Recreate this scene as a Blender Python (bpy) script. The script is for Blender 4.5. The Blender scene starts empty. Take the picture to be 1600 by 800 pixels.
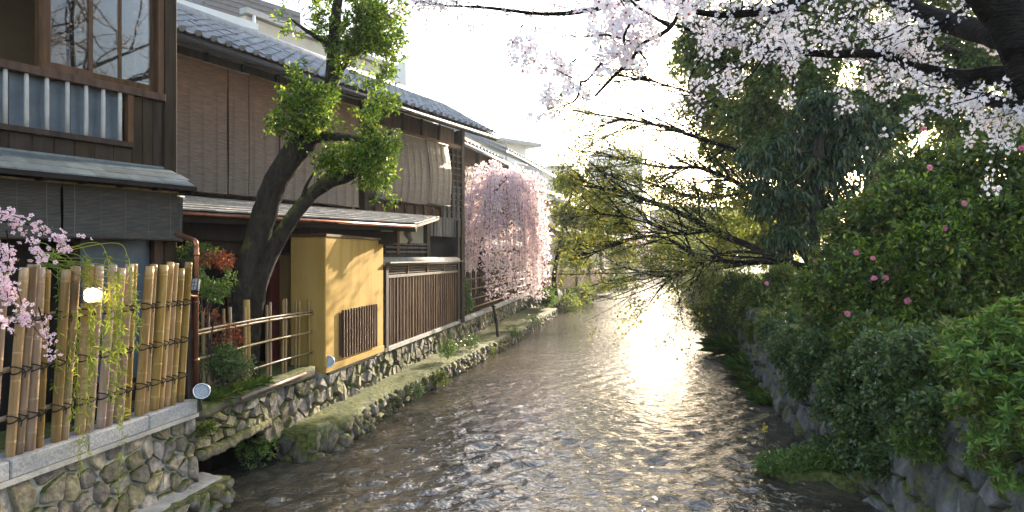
import bpy, math, random
import numpy as np
from mathutils import Vector, Matrix

S = bpy.context.scene
C = S.collection

# ------------------------------------------------------------ camera, sky, sun, exposure
cam = bpy.data.objects.new('camera', bpy.data.cameras.new('camera'))
C.objects.link(cam)
cam.data.sensor_width = 36.0
cam.data.lens = 24.0
cam.data.clip_start = 0.05
cam.data.clip_end = 3000
cam.data.shift_y = 2 / 1600
cam.rotation_euler = (math.radians(90), 0, 0)
S.camera = cam
SUN_AZ, SUN_EL = 25.5, 17.0
W = bpy.data.worlds.new('World'); S.world = W; W.use_nodes = True
wn = W.node_tree.nodes; wl = W.node_tree.links
sky = wn.new('ShaderNodeTexSky'); sky.sky_type = 'NISHITA'; sky.sun_disc = False
sky.sun_elevation = math.radians(SUN_EL); sky.sun_rotation = math.radians(SUN_AZ)
sky.air_density = 1.0; sky.dust_density = 2.2; sky.ozone_density = 0.3
bg = wn['Background']; wl.new(sky.outputs[0], bg.inputs[0]); bg.inputs[1].default_value = 0.15
az, el = math.radians(SUN_AZ), math.radians(SUN_EL)
SUNV = Vector((math.sin(az) * math.cos(el), math.cos(az) * math.cos(el), math.sin(el)))
sl = bpy.data.lights.new('sun', 'SUN'); sl.energy = 4.2; sl.angle = math.radians(0.5); sl.color = (1.0, 0.88, 0.7)
so = bpy.data.objects.new('sun', sl); C.objects.link(so); so.rotation_euler = SUNV.to_track_quat('Z', 'Y').to_euler()
so.location = SUNV * 60
S.view_settings.view_transform = 'Standard'; S.view_settings.look = 'None'
S.view_settings.gamma = 1.0; S.view_settings.exposure = 2.1
cy = S.cycles
cy.use_denoising = True; cy.max_bounces = 7; cy.diffuse_bounces = 3; cy.glossy_bounces = 3
cy.transmission_bounces = 5; cy.transparent_max_bounces = 8; cy.caustics_reflective = False; cy.caustics_refractive = False
cy.sample_clamp_indirect = 6.0

# ------------------------------------------------------------ helpers
rng = np.random.default_rng(7)
random.seed(7)
F_PX = 1066.667

def P(px, py, Y):
    "the point at depth Y seen at photo pixel (px, py); eye at the origin, Z up"
    return np.array(((px - 800) / F_PX * Y, Y, (402 - py) / F_PX * Y))

def root_loc(o):
    v = Vector((0, 0, 0))
    while o is not None:
        v += o.location; o = o.parent
    return v

def tag(o, label=None, cat=None, group=None, kind=None):
    if label: o['label'] = label
    if cat: o['category'] = cat
    if group: o['group'] = group
    if kind: o['kind'] = kind
    return o

def thing(name, label, cat, loc, group=None):
    o = bpy.data.objects.new(name, None); C.objects.link(o)
    o.location = loc; o.empty_display_size = 0.2
    return tag(o, label, cat, group)

class MB:
    def __init__(s): s.v = []; s.f = []; s.n = 0
    def add(s, verts, faces):
        verts = [tuple(map(float, p)) for p in verts]
        k = s.n; s.v += verts; s.n += len(verts)
        s.f += [tuple(i + k for i in f) for f in faces]
        return s
    def box(s, F, u0, u1, v0, v1, z0, z1):
        c = [F.pt(u, v, z) for z in (z0, z1) for v in (v0, v1) for u in (u0, u1)]
        return s.add(c, [(0, 2, 3, 1), (4, 5, 7, 6), (0, 1, 5, 4), (2, 6, 7, 3), (0, 4, 6, 2), (1, 3, 7, 5)])
    def hexa(s, b, t):
        "four bottom and four top points, both anticlockwise"
        return s.add(list(b) + list(t), [(3, 2, 1, 0), (4, 5, 6, 7), (0, 1, 5, 4), (1, 2, 6, 5), (2, 3, 7, 6), (3, 0, 4, 7)])
    def tube(s, pts, radii, seg=8, cap=True):
        v, f = tube_geo(pts, radii, seg, cap); return s.add(v, f)
    def build(s, name, mat, parent=None, smooth=False, bevel=0.0):
        return mesh_obj(name, s.v, s.f, mat, parent, smooth, bevel)

def tube_geo(pts, radii, seg=8, cap=True):
    pts = np.asarray(pts, float); n = len(pts)
    radii = np.full(n, radii, float) if np.isscalar(radii) else np.asarray(radii, float)
    t = np.gradient(pts, axis=0); t /= np.linalg.norm(t, axis=1)[:, None] + 1e-12
    a = np.array((0, 0, 1.0)) if abs(t[0][2]) < 0.9 else np.array((1.0, 0, 0))
    x = np.cross(t[0], a); x /= np.linalg.norm(x)
    out = []
    ang = np.arange(seg) * 2 * math.pi / seg
    for i in range(n):
        x = x - t[i] * x.dot(t[i]); x /= np.linalg.norm(x) + 1e-12
        y = np.cross(t[i], x)
        out.append(pts[i] + radii[i] * (np.cos(ang)[:, None] * x + np.sin(ang)[:, None] * y))
    v = np.concatenate(out)
    f = [(i * seg + j, i * seg + (j + 1) % seg, (i + 1) * seg + (j + 1) % seg, (i + 1) * seg + j) for i in range(n - 1) for j in range(seg)]
    if cap:
        f.append(tuple(range(seg))[::-1]); f.append(tuple((n - 1) * seg + j for j in range(seg)))
    return v, f

def curve(pts, n=12):
    "Catmull-Rom through the points"
    p = np.asarray(pts, float); p = np.vstack([2 * p[0] - p[1], p, 2 * p[-1] - p[-2]])
    out = []
    for i in range(1, len(p) - 2):
        for t in np.linspace(0, 1, n, endpoint=False):
            a, b, c, d = p[i - 1], p[i], p[i + 1], p[i + 2]
            out.append(0.5 * (2 * b + (c - a) * t + (2 * a - 5 * b + 4 * c - d) * t * t + (3 * b - a - 3 * c + d) * t ** 3))
    out.append(p[-2]); return np.array(out)

def mesh_obj(name, verts, faces, mat, parent=None, smooth=False, bevel=0.0):
    me = bpy.data.meshes.new(name)
    off = np.array(root_loc(parent)) if parent is not None else np.zeros(3)
    me.from_pydata([tuple(v) for v in (np.asarray(verts, float) - off)], [], [list(f) for f in faces])
    if smooth: me.polygons.foreach_set('use_smooth', np.ones(len(me.polygons), bool))
    if mat: me.materials.append(mat)
    me.update()
    o = bpy.data.objects.new(name, me); C.objects.link(o)
    if parent is not None: o.parent = parent
    if bevel:
        m = o.modifiers.new('edge', 'BEVEL'); m.width = bevel; m.segments = 1; m.limit_method = 'ANGLE'
    return o

def fast_mesh(name, verts, faces_flat, nv, mat, parent=None, smooth=False):
    "numpy route for big meshes: faces_flat (M, nv) indices"
    me = bpy.data.meshes.new(name)
    verts = np.asarray(verts, np.float32)
    if parent is not None: verts = verts - np.array(root_loc(parent), np.float32)
    M = len(faces_flat)
    me.vertices.add(len(verts)); me.vertices.foreach_set('co', verts.ravel())
    me.loops.add(M * nv); me.loops.foreach_set('vertex_index', np.asarray(faces_flat, np.int32).ravel())
    me.polygons.add(M); me.polygons.foreach_set('loop_start', np.arange(M, dtype=np.int32) * nv)
    if smooth: me.polygons.foreach_set('use_smooth', np.ones(M, bool))
    me.update(calc_edges=True)
    if mat: me.materials.append(mat)
    o = bpy.data.objects.new(name, me); C.objects.link(o)
    if parent is not None: o.parent = parent
    return o

def inst(name, me, parent, loc, rot=(0, 0, 0), sc=(1, 1, 1)):
    o = bpy.data.objects.new(name, me); C.objects.link(o)
    o.parent = parent
    o.location = Vector(loc) - (root_loc(parent) if parent is not None else Vector((0, 0, 0)))
    o.rotation_euler = rot; o.scale = sc if hasattr(sc, '__len__') else (sc, sc, sc)
    return o

def data_mesh(name, verts, faces, mat, smooth=False):
    me = bpy.data.meshes.new(name); me.from_pydata([tuple(map(float, v)) for v in verts], [], [list(f) for f in faces])
    for m in (mat if isinstance(mat, (list, tuple)) else [mat]): me.materials.append(m)
    if smooth: me.polygons.foreach_set('use_smooth', np.ones(len(me.polygons), bool))
    me.update(); return me

class Frame:
    "plan frame of a facade: u along it, v out of it, z up"
    def __init__(s, o, d):
        s.o = np.array(o, float); d = np.array(d, float); s.d = d / np.linalg.norm(d); s.n = np.array((s.d[1], -s.d[0]))
        s.ang = math.atan2(s.d[1], s.d[0])
    def pt(s, u, v, z): p = s.o + s.d * u + s.n * v; return np.array((p[0], p[1], z))
    def u_at(s, px):
        r = (px - 800) / F_PX
        return (s.o[1] * r - s.o[0]) / (s.d[0] - s.d[1] * r)

# ------------------------------------------------------------ materials
def new_mat(name):
    m = bpy.data.materials.new(name); m.use_nodes = True
    n = m.node_tree.nodes; return m, n, m.node_tree.links, n['Principled BSDF'], n['Material Output']

def ramp(n, stops):
    r = n.new('ShaderNodeValToRGB'); e = r.color_ramp.elements
    while len(e) < len(stops): e.new(0.5)
    for q, (p, c) in zip(e, stops): q.position = p; q.color = (*c, 1)
    return r

def mk(name, stops, scale=(4, 4, 4), rough=0.7, bump=0.3, bscale=None, detail=6, vary=0.0, moss=0.0, island=0.0, spec=0.4, metal=0.0, dist=0.01):
    m, n, l, b, out = new_mat(name)
    tc = n.new('ShaderNodeTexCoord'); mp = n.new('ShaderNodeMapping'); mp.inputs['Scale'].default_value = scale
    l.new(tc.outputs['Object'], mp.inputs[0])
    nz = n.new('ShaderNodeTexNoise'); nz.inputs['Scale'].default_value = 1.0; nz.inputs['Detail'].default_value = detail; nz.inputs['Roughness'].default_value = 0.65
    l.new(mp.outputs[0], nz.inputs['Vector'])
    r = ramp(n, stops); l.new(nz.outputs[0], r.inputs[0]); col = r.outputs[0]
    if vary or island:
        hs = n.new('ShaderNodeHueSaturation')
        src = n.new('ShaderNodeObjectInfo').outputs['Random'] if vary else n.new('ShaderNodeNewGeometry').outputs['Random Per Island']
        a = vary or island
        mr = n.new('ShaderNodeMapRange'); mr.inputs[3].default_value = 1 - a; mr.inputs[4].default_value = 1 + a
        l.new(src, mr.inputs[0]); l.new(mr.outputs[0], hs.inputs['Value'])
        m2 = n.new('ShaderNodeMath'); m2.operation = 'MULTIPLY'; m2.inputs[1].default_value = 7.31; l.new(src, m2.inputs[0])
        m3 = n.new('ShaderNodeMath'); m3.operation = 'FRACT'; l.new(m2.outputs[0], m3.inputs[0])
        mh = n.new('ShaderNodeMapRange'); mh.inputs[3].default_value = 0.5 - 0.05 * a; mh.inputs[4].default_value = 0.5 + 0.05 * a
        l.new(m3.outputs[0], mh.inputs[0]); l.new(mh.outputs[0], hs.inputs['Hue'])
        ms = n.new('ShaderNodeMapRange'); ms.inputs[3].default_value = 1 - a; ms.inputs[4].default_value = 1 + a * 0.6
        l.new(m3.outputs[0], ms.inputs[0]); l.new(ms.outputs[0], hs.inputs['Saturation'])
        l.new(col, hs.inputs['Color']); col = hs.outputs[0]
    if moss:
        g = n.new('ShaderNodeNewGeometry'); sx = n.new('ShaderNodeSeparateXYZ'); l.new(g.outputs['Normal'], sx.inputs[0])
        n2 = n.new('ShaderNodeTexNoise'); n2.inputs['Scale'].default_value = 2.3; n2.inputs['Detail'].default_value = 5; l.new(tc.outputs['Object'], n2.inputs['Vector'])
        ad = n.new('ShaderNodeMath'); ad.operation = 'MULTIPLY_ADD'; ad.inputs[1].default_value = 0.35; l.new(sx.outputs[2], ad.inputs[0]); l.new(n2.outputs[0], ad.inputs[2])
        rr = ramp(n, [(0.62 - 0.25 * moss, (0, 0, 0)), (0.8 - 0.25 * moss, (1, 1, 1))]); l.new(ad.outputs[0], rr.inputs[0])
        n3 = n.new('ShaderNodeTexNoise'); n3.inputs['Scale'].default_value = 14; l.new(tc.outputs['Object'], n3.inputs['Vector'])
        mc = ramp(n, [(0.35, (0.045, 0.06, 0.012)), (0.7, (0.17, 0.16, 0.035))]); l.new(n3.outputs[0], mc.inputs[0])
        mx = n.new('ShaderNodeMixRGB'); l.new(rr.outputs[0], mx.inputs[0]); l.new(col, mx.inputs[1]); l.new(mc.outputs[0], mx.inputs[2]); col = mx.outputs[0]
    l.new(col, b.inputs['Base Color'])
    b.inputs['Roughness'].default_value = rough; b.inputs['Specular IOR Level'].default_value = spec; b.inputs['Metallic'].default_value = metal
    if bump:
        nb = n.new('ShaderNodeTexNoise'); nb.inputs['Detail'].default_value = 8; nb.inputs['Scale'].default_value = 1.0
        mb = n.new('ShaderNodeMapping'); mb.inputs['Scale'].default_value = bscale or tuple(s * 3 for s in scale)
        l.new(tc.outputs['Object'], mb.inputs[0]); l.new(mb.outputs[0], nb.inputs['Vector'])
        bp = n.new('ShaderNodeBump'); bp.inputs['Strength'].default_value = bump; bp.inputs['Distance'].default_value = dist
        l.new(nb.outputs[0], bp.inputs['Height']); l.new(bp.outputs[0], b.inputs['Normal'])
    return m

def leaf_mat(name, stops, rough=0.4, trans=0.35, spec=0.5):
    "thin leaf or petal: colour differs from leaf to leaf, lets some light through"
    m, n, l, b, out = new_mat(name)
    g = n.new('ShaderNodeNewGeometry'); oi = n.new('ShaderNodeObjectInfo')
    ad = n.new('ShaderNodeMath'); ad.operation = 'ADD'; l.new(g.outputs['Random Per Island'], ad.inputs[0]); l.new(oi.outputs['Random'], ad.inputs[1])
    fr = n.new('ShaderNodeMath'); fr.operation = 'FRACT'; l.new(ad.outputs[0], fr.inputs[0])
    r = ramp(n, stops); l.new(fr.outputs[0], r.inputs[0])
    l.new(r.outputs[0], b.inputs['Base Color']); b.inputs['Roughness'].default_value = rough; b.inputs['Specular IOR Level'].default_value = spec
    t = n.new('ShaderNodeBsdfTranslucent')
    hs = n.new('ShaderNodeHueSaturation'); hs.inputs['Value'].default_value = 1.6; hs.inputs['Saturation'].default_value = 1.05; l.new(r.outputs[0], hs.inputs['Color']); l.new(hs.outputs[0], t.inputs[0])
    mx = n.new('ShaderNodeMixShader'); mx.inputs[0].default_value = trans
    l.new(b.outputs[0], mx.inputs[1]); l.new(t.outputs[0], mx.inputs[2]); l.new(mx.outputs[0], out.inputs[0])
    return m

M = {}
M['wood_dark'] = mk('dark weathered wood', [(0.3, (0.02, 0.012, 0.007)), (0.7, (0.058, 0.036, 0.022))], (9, 9, 1.2), 0.65, 0.4, vary=0.25, spec=0.15)
M['wood_brown'] = mk('brown wood', [(0.3, (0.05, 0.022, 0.009)), (0.7, (0.14, 0.068, 0.03))], (9, 9, 1.2), 0.5, 0.35, vary=0.2, spec=0.15)
M['wood_grey'] = mk('grey weathered boards', [(0.3, (0.10, 0.085, 0.07)), (0.7, (0.22, 0.19, 0.16))], (14, 14, 1.5), 0.75, 0.5, vary=0.25, spec=0.15)
M['plank'] = mk('sun bleached brown planks', [(0.28, (0.05, 0.022, 0.01)), (0.5, (0.15, 0.075, 0.036)), (0.75, (0.3, 0.18, 0.1))], (16, 16, 1.1), 0.7, 0.5, vary=0.25, spec=0.15)
M['wood_black'] = mk('soot dark wood', [(0.3, (0.012, 0.009, 0.007)), (0.7, (0.03, 0.023, 0.018))], (9, 9, 1.5), 0.6, 0.3, spec=0.15)
M['red_wood'] = mk('red stained post', [(0.3, (0.13, 0.02, 0.012)), (0.7, (0.2, 0.035, 0.02))], (9, 9, 1.5), 0.5, 0.2)
M['plaster_yellow'] = mk('ochre plaster', [(0.25, (0.36, 0.21, 0.055)), (0.5, (0.5, 0.31, 0.085)), (0.75, (0.57, 0.37, 0.12))], (3.5, 3.5, 0.6), 0.9, 0.2, (40, 40, 40), spec=0.2)
M['plaster_cream'] = mk('cream plaster', [(0.3, (0.45, 0.38, 0.25)), (0.7, (0.6, 0.52, 0.37))], (1.5, 1.5, 0.8), 0.85, 0.1, (50, 50, 50))
M['plaster_white'] = mk('pale rendered wall', [(0.3, (0.55, 0.56, 0.57)), (0.7, (0.7, 0.7, 0.69))], (0.8, 0.8, 0.4), 0.85, 0.08)
M['concrete'] = mk('concrete', [(0.3, (0.22, 0.21, 0.18)), (0.7, (0.42, 0.4, 0.36))], (5, 5, 5), 0.85, 0.4, (30, 30, 30))
M['mortar'] = mk('pale mortar', [(0.3, (0.32, 0.29, 0.24)), (0.7, (0.55, 0.51, 0.45))], (3, 3, 3), 0.9, 0.6, (25, 25, 25), dist=0.02)
M['mortar_dark'] = mk('damp mossy earth mortar', [(0.3, (0.05, 0.042, 0.03)), (0.7, (0.17, 0.14, 0.1))], (3, 3, 3), 0.9, 0.6, (25, 25, 25), moss=0.5, dist=0.02)
M['granite'] = mk('granite kerb', [(0.35, (0.25, 0.24, 0.23)), (0.65, (0.48, 0.46, 0.44))], (40, 40, 40), 0.8, 0.4, (50, 50, 50), vary=0.08)
M['stone'] = mk('rough grey stone', [(0.28, (0.13, 0.098, 0.062)), (0.5, (0.28, 0.225, 0.155)), (0.75, (0.5, 0.42, 0.3))], (7, 7, 7), 0.9, 1.0, (11, 11, 11), vary=0.4, moss=0.12, spec=0.2, dist=0.05)
M['stone_moss'] = mk('mossy river stone', [(0.28, (0.085, 0.068, 0.05)), (0.5, (0.21, 0.17, 0.12)), (0.75, (0.4, 0.33, 0.24))], (7, 7, 7), 0.8, 1.0, (11, 11, 11), vary=0.45, moss=0.42, spec=0.25, dist=0.05)
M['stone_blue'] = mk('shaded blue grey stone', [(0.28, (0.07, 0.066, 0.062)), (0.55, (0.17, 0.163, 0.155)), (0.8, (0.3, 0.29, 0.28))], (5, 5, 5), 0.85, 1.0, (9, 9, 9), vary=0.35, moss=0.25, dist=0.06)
M['bamboo'] = mk('dry bamboo', [(0.3, (0.2, 0.105, 0.045)), (0.5, (0.35, 0.21, 0.1)), (0.72, (0.52, 0.37, 0.22))], (14, 14, 0.9), 0.32, 0.1, vary=0.38, spec=0.5)
M['bamboo_thin'] = mk('thin bamboo', [(0.3, (0.17, 0.095, 0.035)), (0.7, (0.4, 0.26, 0.12))], (10, 10, 2), 0.4, 0.1, vary=0.3)
M['bamboo_grey'] = mk('silvered bamboo', [(0.3, (0.36, 0.33, 0.31)), (0.7, (0.58, 0.55, 0.52))], (10, 10, 2), 0.5, 0.15, vary=0.12)
M['rope'] = mk('black palm rope', [(0.3, (0.008, 0.007, 0.006)), (0.7, (0.025, 0.02, 0.017))], (60, 60, 60), 0.9, 0.5)
M['copper'] = mk('aged copper pipe', [(0.3, (0.2, 0.075, 0.04)), (0.7, (0.36, 0.15, 0.08))], (8, 8, 3), 0.35, 0.1, metal=0.8)
M['sheet_roof'] = mk('grey copper roof sheets', [(0.3, (0.07, 0.085, 0.09)), (0.7, (0.16, 0.18, 0.18))], (6, 6, 6), 0.45, 0.15, vary=0.18, spec=0.5)
M['shingle'] = mk('weathered pale shingles', [(0.3, (0.2, 0.185, 0.165)), (0.7, (0.38, 0.355, 0.32))], (9, 9, 9), 0.6, 0.3, vary=0.18)
M['tile'] = mk('smoked clay roof tile', [(0.3, (0.16, 0.16, 0.165)), (0.7, (0.31, 0.31, 0.31))], (9, 9, 9), 0.38, 0.15, vary=0.2, spec=0.6)
M['metal'] = mk('painted grey metal', [(0.3, (0.22, 0.23, 0.24)), (0.7, (0.3, 0.31, 0.32))], (4, 4, 4), 0.5, 0.05)
M['metal_dark'] = mk('dark metal', [(0.3, (0.02, 0.02, 0.022)), (0.7, (0.05, 0.05, 0.055))], (10, 10, 10), 0.45, 0.1)
M['slate_clad'] = mk('slate grey cladding', [(0.3, (0.075, 0.08, 0.095)), (0.7, (0.12, 0.125, 0.14))], (3, 3, 3), 0.6, 0.05)
M['beige_clad'] = mk('beige cladding', [(0.3, (0.36, 0.34, 0.28)), (0.7, (0.46, 0.43, 0.37))], (1, 1, 1), 0.7, 0.05)
M['mesh_grey'] = mk('grey netting', [(0.3, (0.17, 0.17, 0.18)), (0.7, (0.3, 0.3, 0.3))], (3, 3, 1), 0.8, 0.2)
M['orange_roof'] = mk('orange awning', [(0.3, (0.5, 0.17, 0.06)), (0.7, (0.6, 0.25, 0.1))], (3, 3, 3), 0.7, 0.05)
M['bark'] = mk('ridged dark bark', [(0.3, (0.016, 0.012, 0.009)), (0.7, (0.062, 0.048, 0.034))], (9, 9, 4), 0.9, 1.0, (20, 20, 9), moss=0.2, spec=0.15, dist=0.05)
M['bark_black'] = mk('black cherry bark', [(0.3, (0.005, 0.004, 0.003)), (0.7, (0.024, 0.018, 0.014))], (9, 9, 20), 0.9, 1.0, (12, 12, 45), spec=0.12, dist=0.05)
M['twig'] = mk('twig bark', [(0.3, (0.03, 0.02, 0.014)), (0.7, (0.09, 0.06, 0.042))], (20, 20, 20), 0.8, 0.3)
M['soil'] = mk('leaf strewn soil', [(0.3, (0.03, 0.022, 0.014)), (0.7, (0.09, 0.065, 0.04))], (6, 6, 6), 0.95, 0.8, moss=0.25)
M['ground'] = mk('bank earth', [(0.3, (0.05, 0.042, 0.03)), (0.7, (0.13, 0.11, 0.08))], (1.5, 1.5, 1.5), 0.95, 0.5)
M['frosted'] = mk('frosted blue grey pane', [(0.3, (0.07, 0.09, 0.115)), (0.7, (0.13, 0.16, 0.19))], (3, 3, 3), 0.35, 0.03, spec=0.3)
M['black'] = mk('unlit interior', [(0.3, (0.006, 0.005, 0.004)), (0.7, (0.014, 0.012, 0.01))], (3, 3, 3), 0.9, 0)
M['room'] = mk('tan room wall', [(0.3, (0.2, 0.14, 0.07)), (0.7, (0.28, 0.2, 0.11))], (1, 1, 1), 0.85, 0)
M['paper_wall'] = mk('pale window panes', [(0.3, (0.5, 0.5, 0.48)), (0.7, (0.62, 0.62, 0.6))], (3, 3, 3), 0.5, 0)

def glass(name, rough=0.02):
    m, n, l, b, out = new_mat(name)
    b.inputs['Base Color'].default_value = (0.9, 0.95, 0.95, 1); b.inputs['Roughness'].default_value = rough
    b.inputs['Transmission Weight'].default_value = 1.0; b.inputs['IOR'].default_value = 1.5
    return m
M['glass'] = glass('window glass')

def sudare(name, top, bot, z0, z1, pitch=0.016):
    "split bamboo blind: fine horizontal reeds, a string every hand, top and foot tinted apart to paint in light"
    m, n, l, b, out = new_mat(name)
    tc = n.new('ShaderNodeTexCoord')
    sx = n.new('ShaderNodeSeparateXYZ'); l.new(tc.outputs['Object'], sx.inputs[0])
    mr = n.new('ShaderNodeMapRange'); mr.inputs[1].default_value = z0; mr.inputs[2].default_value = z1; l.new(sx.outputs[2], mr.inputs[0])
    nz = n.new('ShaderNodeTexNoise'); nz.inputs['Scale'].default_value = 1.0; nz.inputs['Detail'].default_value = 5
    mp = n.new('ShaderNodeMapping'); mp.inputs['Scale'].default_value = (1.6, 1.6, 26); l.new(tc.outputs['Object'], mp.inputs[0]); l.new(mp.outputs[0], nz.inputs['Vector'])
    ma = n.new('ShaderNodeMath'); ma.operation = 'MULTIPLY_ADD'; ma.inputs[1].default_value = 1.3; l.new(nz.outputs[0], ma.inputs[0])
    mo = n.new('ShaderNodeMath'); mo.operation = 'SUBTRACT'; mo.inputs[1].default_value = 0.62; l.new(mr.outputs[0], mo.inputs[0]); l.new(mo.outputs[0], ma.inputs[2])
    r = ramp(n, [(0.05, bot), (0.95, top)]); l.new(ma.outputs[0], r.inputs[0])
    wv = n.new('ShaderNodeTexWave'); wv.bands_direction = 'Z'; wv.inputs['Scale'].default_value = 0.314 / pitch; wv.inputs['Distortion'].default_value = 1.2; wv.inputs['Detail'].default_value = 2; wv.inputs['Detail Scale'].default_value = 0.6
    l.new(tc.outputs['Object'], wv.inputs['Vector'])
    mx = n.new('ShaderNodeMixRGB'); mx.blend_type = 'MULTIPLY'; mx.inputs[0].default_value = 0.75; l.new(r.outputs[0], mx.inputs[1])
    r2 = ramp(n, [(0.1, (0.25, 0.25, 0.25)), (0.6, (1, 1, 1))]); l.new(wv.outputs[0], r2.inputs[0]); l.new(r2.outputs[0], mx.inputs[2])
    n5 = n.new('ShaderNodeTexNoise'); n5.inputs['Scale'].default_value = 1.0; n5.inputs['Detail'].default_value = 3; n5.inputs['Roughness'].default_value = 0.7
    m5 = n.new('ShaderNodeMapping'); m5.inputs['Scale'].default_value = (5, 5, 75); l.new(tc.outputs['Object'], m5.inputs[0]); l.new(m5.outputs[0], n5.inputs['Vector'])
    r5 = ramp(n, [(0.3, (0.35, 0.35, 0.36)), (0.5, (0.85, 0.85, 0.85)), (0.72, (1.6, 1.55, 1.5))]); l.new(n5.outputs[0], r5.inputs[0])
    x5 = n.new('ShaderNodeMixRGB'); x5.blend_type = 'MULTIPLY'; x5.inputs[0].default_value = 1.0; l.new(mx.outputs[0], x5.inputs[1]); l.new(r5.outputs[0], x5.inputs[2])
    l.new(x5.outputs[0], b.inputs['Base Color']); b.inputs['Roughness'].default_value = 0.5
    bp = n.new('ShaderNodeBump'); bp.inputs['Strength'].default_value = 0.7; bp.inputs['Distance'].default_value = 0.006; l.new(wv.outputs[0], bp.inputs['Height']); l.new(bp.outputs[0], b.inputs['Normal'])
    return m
M['blind_brown'] = sudare('brown reed blind', (0.235, 0.105, 0.04), (0.115, 0.09, 0.068), -2.2, 0.1)  # top browned to paint in warm room glow, foot greyed for reflections
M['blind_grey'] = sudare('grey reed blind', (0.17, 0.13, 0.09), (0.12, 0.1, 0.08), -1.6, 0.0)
M['blind_shade'] = sudare('shaded grey reed blind', (0.065, 0.053, 0.042), (0.085, 0.073, 0.06), -0.7, 0.0)  # darker copy of the grey blind, the balcony roof's shade put into its colour
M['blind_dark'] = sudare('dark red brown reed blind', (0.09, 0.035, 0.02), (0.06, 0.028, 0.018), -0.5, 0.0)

G = lambda a, b, c, d: [(0.0, a), (0.4, b), (0.75, c), (1.0, d)]
M['leaf_camellia'] = leaf_mat('glossy camellia leaf', G((0.03, 0.07, 0.012), (0.08, 0.15, 0.02), (0.2, 0.28, 0.035), (0.4, 0.44, 0.07)), 0.25, 0.5)
M['leaf_dark'] = leaf_mat('dark evergreen leaf', G((0.04, 0.072, 0.015), (0.078, 0.128, 0.022), (0.145, 0.195, 0.034), (0.27, 0.24, 0.05)), 0.28, 0.35)
M['leaf_teal'] = leaf_mat('blue green drooping leaf', G((0.022, 0.045, 0.018), (0.04, 0.075, 0.026), (0.065, 0.1, 0.03), (0.13, 0.13, 0.035)), 0.25, 0.3)
M['leaf_maple'] = leaf_mat('young maple leaf', G((0.07, 0.1, 0.018), (0.12, 0.15, 0.025), (0.18, 0.19, 0.03), (0.28, 0.22, 0.04)), 0.5, 0.5)
M['leaf_azalea'] = leaf_mat('azalea leaf', G((0.04, 0.09, 0.016), (0.09, 0.165, 0.027), (0.17, 0.26, 0.045), (0.27, 0.35, 0.075)), 0.4, 0.3)
M['leaf_bush'] = leaf_mat('yellow green bush leaf', G((0.06, 0.09, 0.015), (0.1, 0.15, 0.02), (0.17, 0.2, 0.03), (0.25, 0.24, 0.04)), 0.45, 0.4)
M['leaf_willow'] = leaf_mat('young willow leaf', G((0.16, 0.22, 0.03), (0.24, 0.3, 0.04), (0.32, 0.36, 0.06), (0.4, 0.4, 0.08)), 0.5, 0.5)
M['leaf_red'] = leaf_mat('red nandina leaf', G((0.14, 0.025, 0.01), (0.22, 0.045, 0.018), (0.28, 0.09, 0.03), (0.2, 0.12, 0.04)), 0.5, 0.4)
M['leaf_ivy'] = leaf_mat('ivy leaf', G((0.034, 0.075, 0.02), (0.07, 0.125, 0.034), (0.12, 0.175, 0.05), (0.22, 0.23, 0.06)), 0.28, 0.3)
M['grass'] = leaf_mat('grass blade', G((0.07, 0.13, 0.02), (0.11, 0.19, 0.025), (0.17, 0.24, 0.04), (0.26, 0.26, 0.06)), 0.6, 0.4)
M['petal'] = leaf_mat('white cherry petal', G((0.74, 0.64, 0.65), (0.82, 0.75, 0.75), (0.86, 0.82, 0.81), (0.82, 0.68, 0.71)), 0.6, 0.35, 0.2)
M['petal_pink'] = leaf_mat('pink cherry petal', G((0.74, 0.57, 0.6), (0.81, 0.69, 0.7), (0.86, 0.78, 0.77), (0.78, 0.62, 0.65)), 0.6, 0.35, 0.2)
M['petal_rose'] = leaf_mat('rose pink cherry petal', G((0.7, 0.48, 0.56), (0.79, 0.6, 0.66), (0.84, 0.7, 0.74), (0.74, 0.53, 0.6)), 0.6, 0.35, 0.2)
M['stamen'] = leaf_mat('red flower heart', G((0.3, 0.05, 0.07), (0.38, 0.08, 0.1), (0.3, 0.06, 0.05), (0.4, 0.15, 0.1)), 0.6, 0.2, 0.2)
M['petal_camellia'] = leaf_mat('pink camellia petal', G((0.62, 0.16, 0.26), (0.7, 0.24, 0.34), (0.75, 0.32, 0.42), (0.66, 0.2, 0.3)), 0.55, 0.25, 0.2)
M['yellow'] = leaf_mat('yellow bloom', G((0.6, 0.45, 0.05), (0.65, 0.5, 0.06), (0.7, 0.55, 0.08), (0.7, 0.5, 0.05)), 0.6, 0.2, 0.2)

# ------------------------------------------------------------ foliage
def unit(a): return a / (np.linalg.norm(a, axis=-1, keepdims=True) + 1e-9)

def leaf_geo(pos, axis, L, Wd, fold=0.22, droop=0.0):
    n = len(pos)
    side = unit(np.cross(axis, rng.normal(size=(n, 3)) * 0.55 + np.array((0, 0, 1.0)))); nrm = np.cross(side, axis)
    L = np.broadcast_to(L, n)[:, None]; Wd = np.broadcast_to(Wd, n)[:, None]
    mid = pos + axis * L * 0.48
    tip = pos + axis * L - nrm * L * 0.12 + np.array((0, 0, -1.0)) * L * droop
    v = np.stack([pos, mid + side * Wd / 2 + nrm * Wd * fold, tip, mid - side * Wd / 2 + nrm * Wd * fold], 1).reshape(-1, 3)
    k = np.arange(n)[:, None] * 4
    f = np.concatenate([k + np.array((0, 1, 2)), k + np.array((0, 2, 3))], 1).reshape(-1, 3)
    return v, f

def leaves(name, mat, parent, pos, axis, L, Wd, kind='stuff', **k):
    v, f = leaf_geo(pos, axis, L, Wd, **k)
    o = fast_mesh(name, v, f, 3, M[mat], parent)
    if kind: o['kind'] = kind
    return o

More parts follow.
